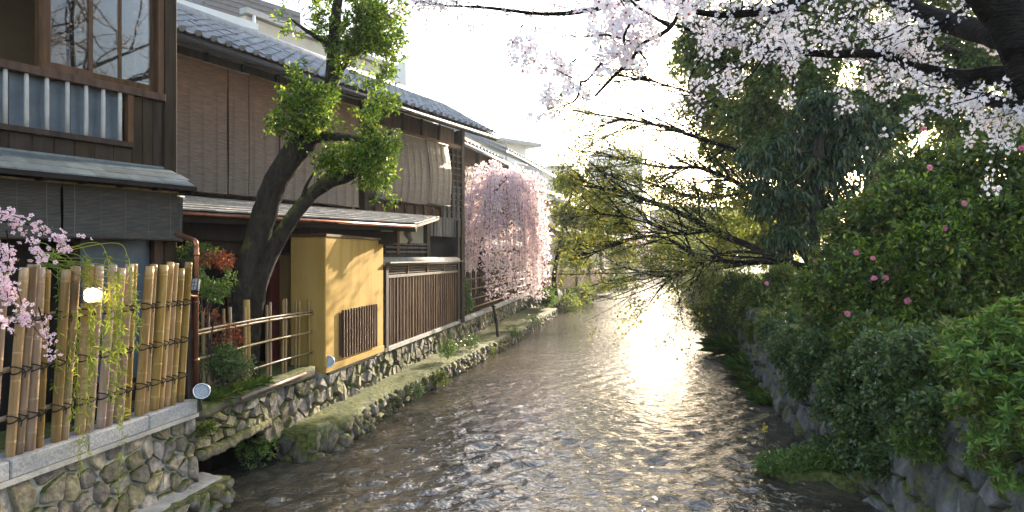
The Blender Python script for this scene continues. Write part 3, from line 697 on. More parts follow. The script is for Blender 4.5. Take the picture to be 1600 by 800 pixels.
# upper room
A('room_floor', 'room', UL, -.1, -2.6, -.08, 1.95, 2.05, bevel=0)
A('room_back', 'room', UL, .05, -2.7, -2.6, -2.06, 4.7, bevel=0)
A('room_ceiling', 'wood_dark', UL, .05, -2.6, -.1, 4.42, 4.5, bevel=0)
A('side_wall', 'wood_dark', -.02, .05, -2.6, -.1, -2.06, 4.7, bevel=0)
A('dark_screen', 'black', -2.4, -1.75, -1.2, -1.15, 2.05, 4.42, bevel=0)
A('inner_screen', 'room', -.75, -.2, -.9, -.86, 2.05, 4.42, bevel=0)
MB().hexa([F1.pt(UL, 1.0, 4.5), F1.pt(.5, 1.0, 4.5), F1.pt(.5, -3.2, 6.4), F1.pt(UL, -3.2, 6.4)], [F1.pt(UL, 1.0, 4.62), F1.pt(.5, 1.0, 4.62), F1.pt(.5, -3.2, 6.55), F1.pt(UL, -3.2, 6.55)]).build('roof', M['tile'], h1)
# pent roof of copper sheets under the balcony
pr = [(.02, 1.2), (.2, 1.125), (.38, 1.05), (.56, .972)]
us = np.arange(-4.6, .1, .42)
for k in range(3):
    (va, za), (vb, zb_) = pr[k], pr[k + 1]
    for i in range(len(us) - 1):
        a, c = us[i] + (.21 if k % 2 else 0), us[i + 1] + (.21 if k % 2 else 0); c = min(c, .07)
        lift = .008 * (2 - k)
        MB().hexa([F1.pt(a + .003, va, za - .02 + lift), F1.pt(c - .003, va, za - .02 + lift), F1.pt(c - .003, vb + .02, zb_ - .028 + lift), F1.pt(a + .003, vb + .02, zb_ - .028 + lift)][::-1],
                  [F1.pt(a + .003, va, za + lift), F1.pt(c - .003, va, za + lift), F1.pt(c - .003, vb + .02, zb_ - .01 + lift), F1.pt(a + .003, vb + .02, zb_ - .01 + lift)][::-1]).build('roof_sheet', M['sheet_roof'], h1)
A('roof_flashing', 'sheet_roof', UL, .08, .014, .05, 1.2, 1.232)
A('fascia', 'wood_black', UL, .075, .53, .566, .885, .945)
A('pent_soffit', 'wood_black', UL, .06, -.02, .53, .9, .93, bevel=0)
for u in np.arange(-4.5, .05, .45): A('rafter', 'wood_black', u, u + .05, .0, .52, .862, .898)
# ground floor
A('lower_post', 'wood_brown', -.2, -.072, -.06, .04, -2.06, .9)
A('lower_panel', 'frosted', -1.12, -.21, -.1, -.07, -1.6, .62, bevel=0)
A('lower_beam', 'wood_dark', UL, -.072, -.12, .0, .64, .78)
A('mullion', 'wood_dark', -1.2, -1.121, -.12, -.02, -2.06, .64)
A('base_wall', 'wood_black', UL, -.072, -.5, -.45, -2.06, .9, bevel=0)
A('base_board', 'wood_dark', -1.12, -.21, -.14, -.06, -2.06, -1.6)

def blind(name, label, F, u0, u1, v, z0, z1, mat, belly=0.0, group='reed blinds hung on the houses'):
    "reed blind with head and foot rods; the sheet bellies a little"
    r = thing(name, label, 'blind', tuple(F.pt((u0 + u1) / 2, v, z1)), group)
    n = 10; vv = []
    for i in range(n + 1):
        t = i / n; z = z1 + (z0 - z1) * t; b_ = belly * math.sin(t * 2.6) + .006 * math.sin(7 * t + u0)
        for dv in (0, -.014): vv += [F.pt(u0, v + b_ + dv, z), F.pt(u1, v + b_ + dv, z)]
    f = []
    for i in range(n):
        a = 4 * i; f += [(a, a + 1, a + 5, a + 4), (a + 3, a + 2, a + 6, a + 7), (a + 1, a + 3, a + 7, a + 5), (a + 2, a, a + 4, a + 6)]
    f += [(0, 2, 3, 1), (4 * n, 4 * n + 1, 4 * n + 3, 4 * n + 2)]
    f = [q[::-1] for q in f]
    me = mesh_obj('reed_sheet', vv, f, M[mat], r)
    bz = belly * math.sin(2.6)
    MB().tube([F.pt(u0 - .02, v, z1), F.pt(u1 + .02, v, z1)], .016, 6).build('head_rod', M['bamboo_thin'], r, True)
    MB().tube([F.pt(u0 - .01, v + bz, z0), F.pt(u1 + .01, v + bz, z0)], .014, 6).build('foot_rod', M['wood_dark'], r, True)
    for u in np.arange(u0 + .12, u1 - .03, .3):
        MB().tube([F.pt(u, v + .006 + belly * math.sin(t * 2.6) + .006 * math.sin(7 * t + u0), z1 + (z0 - z1) * t) for t in np.linspace(0, 1, 7)], .0035, 3).build('cord', M['wood_grey'], r)
    return r
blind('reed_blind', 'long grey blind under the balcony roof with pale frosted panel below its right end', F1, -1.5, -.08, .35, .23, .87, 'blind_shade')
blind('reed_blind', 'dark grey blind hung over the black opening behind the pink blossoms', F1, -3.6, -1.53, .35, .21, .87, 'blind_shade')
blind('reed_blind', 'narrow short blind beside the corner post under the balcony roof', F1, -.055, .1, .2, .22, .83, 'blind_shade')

# ------------------------------------------------------------ big tiled house with blinds
F2 = Frame((-1.59, 21.6), (0.466, 0.885))
h2 = thing('tiled_house', 'long two storey house with grey tiled roof, reed blinds and a pale shingled pent roof', 'house', tuple(F2.pt(-5, -2, -2.06)))
A2 = lambda *a, **k: hb(h2, F2, *a, **k)
UX = F2.u_at
U0 = -11.2
A2('back_wall', 'wood_black', U0, 0, -.5, -.4, -2.06, 3.95, bevel=0)
A2('corner_post', 'wood_dark', -.1, .06, -.12, .08, -2.06, 4.0)
A2('side_wall', 'wood_dark', -.02, .05, -4.0, -.12, -2.06, 4.0, bevel=0)
# frieze of boards and posts under the eave
A2('head_beam', 'wood_brown', U0, -.1, -.1, .06, 3.38, 3.5)
for a, c in zip(np.arange(U0, -.2, .9)[:-1], np.arange(U0, -.2, .9)[1:]):
    A2('frieze_board', 'wood_brown', a + .05, c - .01, -.08, -.02, 3.5, 3.98); A2('frieze_post', 'wood_dark', a - .03, a + .045, -.08, .05, 3.5, 3.98)
A2('upper_wall', 'wood_dark', U0, UX(546), -.12, -.04, 1.1, 3.38, bevel=0)
A2('window_post', 'wood_brown', UX(546), UX(551), -.1, .08, 1.1, 3.38)
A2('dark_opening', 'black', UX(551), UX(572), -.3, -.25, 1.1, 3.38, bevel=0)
A2('window_post', 'wood_dark', UX(566), UX(573), -.1, .08, 1.1, 3.38)
A2('upper_wall', 'wood_dark', UX(573), UX(688), -.12, -.04, 1.5, 3.38, bevel=0)
# small window just above the pent roof
wfm = A2('window_frame', 'wood_dark', UX(503), UX(545), -.02, .05, 1.24, 1.7)
for a, c in ((504, 513), (514, 523), (524, 533), (534, 544)): A2('pane', 'paper_wall' if a < 530 else 'frosted', UX(a), UX(c), .045, .056, 1.28, 1.66, bevel=0, parent=wfm)
# strip of short boards under the second blind pair
for a, c in zip(np.linspace(UX(568), UX(688), 9)[:-1], np.linspace(UX(568), UX(688), 9)[1:]):
    A2('foot_board', 'wood_brown', a + .03, c - .03, -.06, .0, 1.2, 1.48); A2('foot_post', 'wood_dark', c - .028, c + .028, -.06, .06, 1.2, 1.5)
A2('foot_rail', 'wood_dark', UX(568), UX(690), -.06, .07, 1.502, 1.56)
# lattice bay at the right end
A2('lattice_board', 'wood_brown', UX(690), -.11, -.06, .0, 1.2, 3.36)
lu0, lu1 = UX(690), -.1
for k in range(5):
    u = lu0 + (lu1 - lu0) * k / 4; A2('lattice_bar', 'wood_dark', u - .025, u + .025, .0, .06, 1.2, 3.36)
for k in range(12):
    z = 1.2 + 2.16 * k / 11; A2('lattice_rail', 'wood_grey', lu0, lu1, .002, .045, z - .022, z + .022)
for k in range(5): A2('lattice_panel', 'wood_grey', lu0 + .03, lu1 - .03, .001, .012, 1.23 + k * .2, 1.39 + k * .2)
# ribbed boards and the dark doorway behind the plank fence
for a in np.arange(UX(672), -.12, .16): A2('ribbed_board', 'wood_grey', a, a + .14, -.06, .02 + .02 * random.random(), .62, 1.19)
A2('doorway', 'black', UX(668), -.11, -.3, -.28, -2.06, .62, bevel=0)
A2('side_plaster', 'plaster_cream', UX(600), UX(665), -.12, -.06, .36, 1.2, bevel=0)
A2('low_wall', 'wood_dark', UX(560), UX(668), -.1, -.02, -2.06, .1)
for z in (.12, .24, .34): A2('shelf_rail', 'wood_grey', UX(600), UX(664), -.05, .06, z, z + .06)
A2('wall_post', 'wood_brown', UX(617), UX(621), -.06, .08, .1, 1.2)
A2('wall_post', 'wood_dark', UX(664), UX(669), -.06, .08, -2.06, 1.2)
# pent roof: courses of shingles on a skewed plan
EA, EB = np.array((-5.28, 9.77)), np.array((-2.06, 14.5))
TA, TB = F2.pt(-10.4, .0, 0)[:2], F2.pt(-1.28, .04, 0)[:2]
ZE, ZTA, ZTB = .72, 1.17, 1.23
def roofpt(a, t, dz=0):
    e, q = EA * (1 - a) + EB * a, TA * (1 - a) + TB * a; p = e * (1 - t) + q * t
    z = ZE * (1 - t) + (ZTA * (1 - a) + ZTB * a) * t; return (p[0], p[1], z + dz)
NC = 7
for k in range(NC):
    nn = 20; offk = (k * .37) % 1
    for i in range(-1, nn):
        a, c = max(0, (i + offk) / nn), min(1, (i + 1 + offk) / nn)
        if c - a < .008: continue
        t0, t1 = k / NC, (k + 1.12) / NC; g = .0012; j = random.uniform(-.004, .004)
        bt = [roofpt(a + g, t0, -.005 + j), roofpt(c - g, t0, -.005 + j), roofpt(c - g, min(1, t1), -.022), roofpt(a + g, min(1, t1), -.022)]
        tp = [roofpt(a + g, t0, .019 + j), roofpt(c - g, t0, .019 + j), roofpt(c - g, min(1, t1), -.006), roofpt(a + g, min(1, t1), -.006)]
        MB().hexa(bt, tp).build('shingle', M['shingle'], h2)
MB().hexa([roofpt(0, .0, -.1), roofpt(1, .0, -.1), roofpt(1, 1, -.1), roofpt(0, 1, -.1)], [roofpt(0, .005, -.03), roofpt(1, .005, -.03), roofpt(1, 1, -.03), roofpt(0, 1, -.03)]).build('roof_deck', M['wood_dark'], h2)
MB().tube([roofpt(-.005, -.02, -.055), roofpt(1.0, -.02, -.06)], .035, 8).build('gutter', M['copper'], h2, True)
MB().hexa([roofpt(0, .02, -.19), roofpt(1, .02, -.19), roofpt(1, .06, -.19), roofpt(0, .06, -.19)], [roofpt(0, .02, -.101), roofpt(1, .02, -.101), roofpt(1, .06, -.101), roofpt(0, .06, -.101)]).build('eave_beam', M['wood_dark'], h2)
for a in np.arange(.04, 1, .07):
    MB().hexa([roofpt(a, .03, -.165), roofpt(a + .012, .03, -.165), roofpt(a + .012, .97, -.165), roofpt(a, .97, -.165)], [roofpt(a, .03, -.102), roofpt(a + .012, .03, -.102), roofpt(a + .012, .97, -.102), roofpt(a, .97, -.102)]).build('rafter', M['wood_brown'], h2)
# carved bracket at the eave corner
br = MB(); q = np.array(roofpt(.955, .05, 0))
br.tube([q + (0, 0, -.1), q + (-.03, .02, -.24), q + (.05, 0, -.38), q + (-.02, .03, -.46)], [.06, .08, .05, .025], 8); br.build('bracket', M['wood_grey'], h2, True)
MB().tube([q + (-.2, .1, -.1), q + (.1, .45, -.1)], .05, 6).build('bracket_beam', M['wood_grey'], h2)

# ground floor behind the lattice fence: a recessed front
FL = Frame(EA, EB - EA); NB = 1.1
LBX = lambda *a, **k: hb(h2, FL, *a, **k)
LEN = float(np.linalg.norm(EB - EA))
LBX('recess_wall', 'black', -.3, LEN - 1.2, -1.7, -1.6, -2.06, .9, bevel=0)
LBX('recess_beam', 'wood_dark', -.3, LEN, -.75, -.6, .28, .55)
ux = FL.u_at
o2 = FL.o - FL.n * .9
FL2 = Frame(o2, EB - EA); ux2 = FL2.u_at
L2 = lambda *a, **k: hb(h2, FL2, *a, **k)
L2('red_post', 'red_wood', ux2(420), ux2(434), -.06, .06, -2.06, .5)
L2('ochre_panel', 'plaster_yellow', ux2(436), ux2(530), -.12, -.04, -2.06, .38, bevel=0)
L2('door_post', 'wood_dark', ux2(300), ux2(306), -.06, .06, -2.06, .5)
L2('door_post', 'wood_brown', ux2(352), ux2(357), -.06, .06, -2.06, .5)
L2('brown_wall', 'wood_brown', ux2(300), ux2(440), -.3, -.25, -.2, .5)
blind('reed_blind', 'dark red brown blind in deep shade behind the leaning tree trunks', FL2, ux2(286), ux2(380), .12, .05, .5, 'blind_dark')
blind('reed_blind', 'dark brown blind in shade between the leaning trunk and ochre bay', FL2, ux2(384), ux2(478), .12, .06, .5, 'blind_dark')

# ochre bay on the bank line
FB = Frame((-5.33, 0), (0.1734, 1)); ub = FB.u_at
b0, b1 = ub(508.5), ub(599)
HB = lambda *a, **k: hb(h2, FB, *a, **k)
bay = HB('ochre_bay', 'plaster_yellow', b0, b1, -.66, 0, -2.03, .36, bevel=.014)
HB('bay_cap', 'wood_brown', b0 - .03, b1, -.68, .03, .36, .41, parent=bay)
HB('bay_foot', 'plaster_yellow', b0 - .01, b1 + .01, -.66, .02, -2.03, -1.9, parent=bay)
HB('bay_frieze', 'wood_dark', b0 + .5, b1 + .4, -1.5, -.5, .41, .7)
gl = HB('vent_frame', 'wood_brown', ub(530) - .02, ub(586) + .02, .002, .02, -1.8, -1.02, parent=bay)
gu0, gu1 = ub(530), ub(586)
HB('vent_back', 'frosted', gu0 + .03, gu1 - .03, .02, .026, -1.78, -1.04, parent=bay, bevel=0)
for k in range(14):
    u = gu0 + (gu1 - gu0) * (k + .5) / 14; HB('vent_slat', 'wood_brown', u - .026, u + .026, .03, .075, -1.85 + .01 * random.random(), -.97 + .01 * random.random(), parent=bay)
# upper eave: tiles, gutter, rafters
EV, ZEV, PITCH, RUN = .9, 3.9, math.radians(29), 2.1
def rp(u, t, dz=0): return F2.pt(u, EV - RUN * t, ZEV + RUN * math.tan(PITCH) * t + dz)
ue0, ue1 = U0 - .1, .65
MB().hexa([rp(ue0, 0, -.1), rp(ue1, 0, -.1), rp(ue1, 1, -.1), rp(ue0, 1, -.1)], [rp(ue0, 0, -.02), rp(ue1, 0, -.02), rp(ue1, 1, -.02), rp(ue0, 1, -.02)]).build('roof', M['wood_dark'], h2)
for u in np.arange(ue0 + .1, ue1, .36): MB().hexa([rp(u, .02, -.2), rp(u + .07, .02, -.2), rp(u + .07, .5, -.2), rp(u, .5, -.2)], [rp(u, .02, -.102), rp(u + .07, .02, -.102), rp(u + .07, .5, -.102), rp(u, .5, -.102)]).build('rafter', M['wood_dark'], h2)
MB().tube([rp(ue0, -.02, -.1), rp(ue1, -.02, -.1)], .055, 8).build('gutter', M['metal_dark'], h2, True)
MB().hexa([rp(ue0, .0, -.21), rp(ue1, .0, -.21), rp(ue1, .03, -.21), rp(ue0, .03, -.21)], [rp(ue0, .0, -.101), rp(ue1, .0, -.101), rp(ue1, .03, -.101), rp(ue0, .03, -.101)]).build('fascia', M['wood_dark'], h2)
# one S-shaped pan tile, and the same with a round end for the eave row
TW, TLn = .32, .36
prof = [(-.16, .045), (-.115, .07), (-.06, .05), (-.02, .015), (.05, .0), (.12, .012), (.165, .045)]
tv, tf = [], []
for y, dz in ((0, .03), (TLn, .0)):
    tv += [(x, y, z + dz) for x, z in prof] + [(x, y, z + dz - .02) for x, z in prof]
kp = len(prof)
for i in range(kp - 1):
    tf += [(i, i + 1, 2 * kp + i + 1, 2 * kp + i), (i, kp + i, kp + i + 1, i + 1)]
tile_me = data_mesh('roof_tile', tv, tf, M['tile'], False)
ev = list(tv); ef = list(tf); b0_ = len(ev)
ev += [(-.115 + .062 * math.cos(a), -.012, .065 + .062 * math.sin(a)) for a in np.arange(8) * math.pi / 4] + [(-.115 + .062 * math.cos(a), .03, .065 + .062 * math.sin(a)) for a in np.arange(8) * math.pi / 4]
ef += [tuple(range(b0_, b0_ + 8))] + [(b0_ + i, b0_ + 8 + i, b0_ + 8 + (i + 1) % 8, b0_ + (i + 1) % 8) for i in range(8)]
ef += [(14 * 0 + 2, 3, 3 + 14 - 14 + 7, 2 + 7)]
eave_me = data_mesh('eave_tile', ev, ef, M['tile'], False)
rows = 8; rl = RUN / math.cos(PITCH)
for u in np.arange(ue0 + .17, ue1, TW):
    for k in range(rows):
        t = k * (rl / rows) / rl; o = inst('roof_tile', eave_me if k == 0 else tile_me, h2, rp(u, t - .01, .012), (PITCH, 0, F2.ang))
        o.rotation_euler = (PITCH + random.uniform(-.02, .03), random.uniform(-.02, .02), F2.ang + random.uniform(-.025, .025)); o.location += Vector((random.uniform(-.006, .006), random.uniform(-.006, .006), random.uniform(-.003, .008)))
ra = thing('roof_ridge', 'grey tiled ridge row crowning the long tiled roof', 'ridge', (0, 0, 0)) if False else None
rv = [rp(u, 1.0, .06) for u in (ue0, ue1)]
MB().tube(rv, .13, 10).build('ridge', M['tile'], h2, True)
A2('attic_wall', 'plaster_white', U0, .3, EV - RUN - .3, EV - RUN - .1, 3.9, 5.2, bevel=0)

# blinds of the upper storey
vb = .42
e = [UX(274) - .75, UX(333), UX(366), UX(414), UX(470), UX(540)]
names = ['warm brown blind next to the balcony house, under the roof tiles', 'narrow warm brown blind, second from the balcony house under the tiled eave', 'brown blind left of the leaning tree trunk under the tiled eave', 'brown blind half hidden by the leaning tree trunk', 'grey brown blind behind the leafy clump of the leaning tree']
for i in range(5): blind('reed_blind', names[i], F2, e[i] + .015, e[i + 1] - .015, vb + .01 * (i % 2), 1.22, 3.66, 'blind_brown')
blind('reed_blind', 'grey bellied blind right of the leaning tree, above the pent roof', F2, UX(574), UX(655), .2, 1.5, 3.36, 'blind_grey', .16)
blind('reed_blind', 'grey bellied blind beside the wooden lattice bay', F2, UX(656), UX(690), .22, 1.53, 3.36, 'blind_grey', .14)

# ------------------------------------------------------------ plank fence with slatted crest
uq0, uq1 = PXU(600), PXU(714)
pf = thing('plank_fence', 'sun bleached brown board fence with slatted crest and small bark roof', 'fence', tuple(BANK.pt((uq0 + uq1) / 2, 0, -2.08)))
Q = lambda *a, **k: hb(pf, BANK, *a, **k)
Q('post', 'wood_dark', uq0 - .02, uq0 + .14, -.12, .06, -2.08, -.1)
Q('post', 'wood_black', uq1 - .02, uq1 + .14, -.14, .05, -2.1, 1.15)
nb = 27; pu = np.linspace(uq0 + .15, uq1 - .03, nb + 1)
for a, c in zip(pu[:-1], pu[1:]):
    Q('plank', 'plank', a + .003, c - .003, -.05, -.02 + random.uniform(0, .012), -1.98, -.47); Q('batten', 'plank', c - .02, c + .02, -.008, .018, -1.98, -.47)
Q('rail', 'wood_grey', uq0 + .14, uq1 - .02, -.05, .035, -.468, -.4)
Q('sill', 'concrete', uq0 - .05, uq1 + .1, -.1, .06, -2.08, -1.985)
for k in range(1, 4):
    u = uq0 + (uq1 - uq0) * k / 4; Q('crest_post', 'wood_brown', u - .04, u + .04, -.05, .03, -.398, -.15)
for k in range(4): Q('slat', 'wood_dark', uq0 + .14, uq1 - .02, -.035 + .004 * k, .0 + .004 * k, -.38 + k * .058, -.345 + k * .058)
Q('crest_beam', 'wood_dark', uq0 - .06, uq1 + .1, -.16, .12, -.148, -.1)
MB().tube([BANK.pt(uq0 - .12, -.02, -.09), BANK.pt(uq1 + .1, -.02, -.09)], .1, 10).build('ridge_roll', M['concrete'], pf, True)
for a, c in zip(np.linspace(uq0 - .12, uq1 + .1, 12)[:-1], np.linspace(uq0 - .12, uq1 + .1, 12)[1:]):
    MB().hexa([BANK.pt(a, -.22, -.14), BANK.pt(c - .01, -.22, -.14), BANK.pt(c - .01, .2, -.13), BANK.pt(a, .2, -.13)][::-1], [BANK.pt(a, -.2, -.1), BANK.pt(c - .01, -.2, -.1), BANK.pt(c - .01, .19, -.1), BANK.pt(a, .19, -.1)][::-1]).build('roof_board', M['wood_grey'], pf)

# ------------------------------------------------------------ next house along, behind the weeping cherry
F3 = Frame((-2.5, 27.2), (0.287, 0.958))
h3 = thing('wooden_house', 'brown timber house with cream plaster and tiled eaves behind the pink weeping cherry', 'house', tuple(F3.pt(6, -2, -2.06)))
A3 = lambda *a, **k: hb(h3, F3, *a, **k)
A3('wall', 'wood_brown', -1, 13.2, -.3, -.1, -2.06, 4.8, bevel=0)
A3('side_wall', 'plaster_cream', 13.2, 13.3, -5, -.1, -2.06, 4.8, bevel=0)
for k in range(8):
    u = -.2 + k * 1.8
    A3('post', 'wood_dark', u - .08, u + .08, -.12, .06, -2.06, 4.8)
    if k < 7:
        A3('plaster_panel', 'plaster_cream', u + .12, u + 1.68, -.1, -.03, 2.9, 3.9, bevel=0)
        w_ = A3('window', 'wood_dark', u + .12, u + 1.68, -.1, .0, 1.3, 2.75)
        A3('pane', 'paper_wall' if k % 3 == 0 else 'frosted', u + .2, u + .86, .002, .01, 1.4, 2.65, bevel=0, parent=w_); A3('pane', 'frosted', u + .93, u + 1.6, .002, .01, 1.4, 2.65, bevel=0, parent=w_)
        for z in (1.72, 2.02, 2.32): A3('bar', 'wood_dark', u + .2, u + 1.6, .011, .03, z, z + .03, parent=w_)
        A3('lower_panel', 'plaster_cream' if k % 2 else 'wood_brown', u + .12, u + 1.68, -.1, -.04, -1.7, .2, bevel=0)
A3('beam', 'wood_dark', -1, 13.2, -.1, .07, 2.76, 2.88)
A3('beam', 'wood_dark', -1, 13.2, -.1, .07, 3.95, 4.1)
def slope(root, F, u0, u1, v0, z0, run, rise, th, mat, name='roof', lip=None):
    MB().hexa([F.pt(u0, v0, z0), F.pt(u1, v0, z0), F.pt(u1, v0 - run, z0 + rise), F.pt(u0, v0 - run, z0 + rise)], [F.pt(u0, v0, z0 + th), F.pt(u1, v0, z0 + th), F.pt(u1, v0 - run, z0 + rise + th), F.pt(u0, v0 - run, z0 + rise + th)]).build(name, M[mat], root)
slope(h3, F3, -1.2, 5.2, 1.0, 4.3, 3.4, 1.5, .1, 'tile'); slope(h3, F3, 4.2, 13.9, 1.1, 4.75, 3.6, 1.6, .12, 'tile')
for u in np.arange(-1.1, 13.8, .42):
    z, v0 = (4.4, 1.02) if u < 4.2 else (4.87, 1.12)
    rise = 1.5 / 3.4 if u < 4.2 else 1.6 / 3.6
    MB().tube([F3.pt(u, v0, z + .02), F3.pt(u, v0 - 3.2, z + .02 + 3.2 * rise)], .07, 6).build('tile_roll', M['tile'], h3, True)
MB().tube([F3.pt(-1.2, 1.06, 4.26), F3.pt(5.2, 1.06, 4.26)], .06, 6).build('gutter', M['metal'], h3, True)
MB().tube([F3.pt(4.2, 1.16, 4.7), F3.pt(13.9, 1.16, 4.7)], .06, 6).build('gutter', M['metal'], h3, True)
slope(h3, F3, -1, 13.3, .95, .45, .95, .42, .08, 'shingle', 'pent_roof')
A3('balcony_rail', 'wood_brown', 0, 12, .3, .36, 1.7, 1.78)
for u in np.arange(0, 12.1, .4): A3('balcony_bar', 'wood_brown', u, u + .06, .3, .36, .9, 1.7)

F4 = Frame((4.0, 45.0), (0.36, 0.93))
h4 = thing('plaster_house', 'cream walled house with windows half hidden by young maple leaves farther along the bank', 'house', tuple(F4.pt(5, -2, -2.06)))
A4 = lambda *a, **k: hb(h4, F4, *a, **k)
A4('wall', 'plaster_cream', -4.5, 14, -6, -.6, -2.06, 3.6, bevel=0)
A4('wall_base', 'wood_brown', -4.5, 14, -.6, -.52, -2.06, -.9)
for k in range(5):
    w_ = A4('window', 'wood_dark', -3.5 + k * 3.3, -1.6 + k * 3.3, -.6, -.5, .9 if k % 2 else -.4, 2.5 if k % 2 else 1.4)
    for q in (0, 1): A4('pane', 'paper_wall' if k == 1 else 'frosted', -3.4 + k * 3.3 + q * .9, -2.6 + k * 3.3 + q * .9, -.499, -.49, (.9 if k % 2 else -.4) + .1, (2.5 if k % 2 else 1.4) - .1, bevel=0, parent=w_)
slope(h4, F4, -5, 14.5, .4, 3.5, 4.2, 1.5, .15, 'tile'); slope(h4, F4, -4.5, 14, .2, 1.6, 0.8, .35, .08, 'sheet_roof', 'pent_roof')
for k in range(6): A4('post', 'wood_brown', -4.4 + k * 3.6, -4.2 + k * 3.6, -.6, -.46, -2.06, 3.5)

# ------------------------------------------------------------ buildings behind the roofs
def block(name, label, px0, px1, Y, ztop, mat, depth=10, yaw=0.4, zb=-2.06, n=0):
    a, c = P(px0, 402, Y), P(px1, 402, Y + yaw * abs(px1 - px0) / F_PX * Y)
    F = Frame(a[:2], (c - a)[:2]); L = float(np.linalg.norm((c - a)[:2]))
    r = thing(name, label, 'building', tuple(F.pt(L / 2, -depth / 2, zb)))
    MB().box(F, 0, L, -depth, 0, zb, ztop).build('wall', M[mat], r)
    return r, F, L
hz = lambda py, Y: (402 - py) / F_PX * Y
r_, F_, L_ = block('slate_building', 'dark slate clad building with ribbed face rising above the tiled roof', 316, 470, 30, hz(-30, 30), 'slate_clad', 12, .9)
for k in range(26): MB().box(F_, .05, L_ - .05, .0, .05, hz(-30, 30) - .25 - k * .24, hz(-30, 30) - .15 - k * .24).build('cladding_rib', M['slate_clad'], r_)
r_, F_, L_ = block('beige_building', 'beige clad building with flat roof edge and white downpipe behind the tiled roof', 384, 603, 24, hz(24, 24), 'beige_clad', 9, 1.38)
MB().box(F_, -.1, L_ + .1, -.2, .18, hz(22, 24) + .002, hz(22, 24) + .2).build('roof_edge', M['metal'], r_)
for k in range(3): MB().box(F_, .0, L_, .0, .03, hz(22, 24) - 1.1 - k * 1.0, hz(22, 24) - 1.05 - k * 1.0).build('cladding_seam', M['metal'], r_)
for k in range(4):
    w_ = MB().box(F_, .8 + k * 2.4, 2.2 + k * 2.4, .0, .06, hz(22, 24) - 2.6, hz(22, 24) - 1.6).build('window', M['metal'], r_); MB().box(F_, .9 + k * 2.4, 2.1 + k * 2.4, .062, .07, hz(22, 24) - 2.5, hz(22, 24) - 1.7).build('pane', M['frosted'], w_)
MB().tube([F_.pt(.25, .12, hz(22, 24)), F_.pt(.25, .12, hz(22, 24) - 3)], .07, 8).build('downpipe', M['plaster_white'], r_, True)
r_, F_, L_ = block('white_annexe', 'pale grey annexe with long flat awning edge just above the tiles', 250, 376, 19, hz(16, 19), 'plaster_white', 3, .9)
MB().box(F_, -.3, L_ + .15, -.4, .7, hz(16, 19), hz(16, 19) + .22).build('awning', M['plaster_white'], r_)
MB().box(F_, .1, L_ - .1, .0, .35, hz(58, 19), hz(58, 19) + .25).build('duct', M['metal'], r_, bevel=.03)
MB().tube([F_.pt(L_ - .25, .3, hz(18, 19)), F_.pt(L_ - .25, .3, hz(75, 19))], .06, 8).build('downpipe', M['metal'], r_, True)
for k in range(5): MB().box(F_, .3 + k * 1.1, .38 + k * 1.1, .0, .08, 3.5, hz(16, 19) - .01).build('wall_rib', M['metal'], r_)
# white gable with netting
Yg = 42; a, c, d_ = P(592, 402, Yg), P(634, 402, Yg - 1.5), P(750, 402, Yg + 12)
r_ = thing('gabled_building', 'white gabled building with grey netting on its sloping side, above the roofs', 'building', tuple(P(640, 402, Yg)))
zt = hz(110, Yg)
MB().add([(*a[:2], -2), (*c[:2], -2), (*c[:2], zt), (*a[:2], zt - .2), (a[0] - .2, a[1] + 12, -2), (a[0] - .2, a[1] + 12, zt - .2)], [(0, 1, 2, 3), (4, 0, 3, 5)]).build('white_wall', M['plaster_white'], r_)
MB().add([(*c[:2], -2), (*d_[:2], -2), (*d_[:2], hz(206, Yg + 12)), (*c[:2], zt)], [(0, 1, 2, 3)]).build('netting_wall', M['mesh_grey'], r_)
MB().hexa([np.array((*a[:2], zt - .2)), np.array((*c[:2], zt)), np.array((*d_[:2], hz(206, Yg + 12))), np.array((d_[0] - 3, d_[1] + 5, hz(206, Yg + 12)))],
          [np.array((*a[:2], zt - .05)), np.array((*c[:2], zt + .15)), np.array((*d_[:2], hz(206, Yg + 12) + .15)), np.array((d_[0] - 3, d_[1] + 5, hz(206, Yg + 12) + .15))]).build('roof', M['plaster_white'], r_)
MB().hexa([P(575, 155, 39), P(640, 168, 38), P(646, 158, 40), P(580, 140, 41)], [P(575, 152, 39), P(640, 165, 38), P(646, 155, 40), P(580, 137, 41)]).build('orange_awning', M['orange_roof'], r_)
# apartment with roof terrace
r_, F_, L_ = block('apartment_building', 'white apartment block with balcony frame behind the far eaves', 718, 822, 70, hz(214, 70), 'plaster_white', 10, .9)
zt = hz(214, 70)
MB().box(F_, -1, L_ + 1.5, -10.5, 1.0, zt, zt + .4).build('roof', M['metal'], r_)
for k in range(3):
    b_ = MB().box(F_, L_ * .55, L_ + 1.2, 0, 1.4, zt - 3.4 - k * 3, zt - 3.2 - k * 3).build('balcony', M['plaster_white'], r_); MB().box(F_, L_ * .55, L_ + 1.2, 1.34, 1.4, zt - 3.2 - k * 3, zt - 2.3 - k * 3).build('balustrade', M['metal'], b_)
    w_ = MB().box(F_, 1, L_ * .5, 0, .1, zt - 2.6 - k * 3, zt - 1.2 - k * 3).build('window', M['metal'], r_); MB().box(F_, 1.2, L_ * .5 - .2, .1, .12, zt - 2.45 - k * 3, zt - 1.35 - k * 3).build('pane', M['frosted'], w_)
for u in (L_ * .56, L_ + 1.1): MB().box(F_, u, u + .12, 1.2, 1.32, zt - 9, zt - .001).build('post', M['metal'], r_)
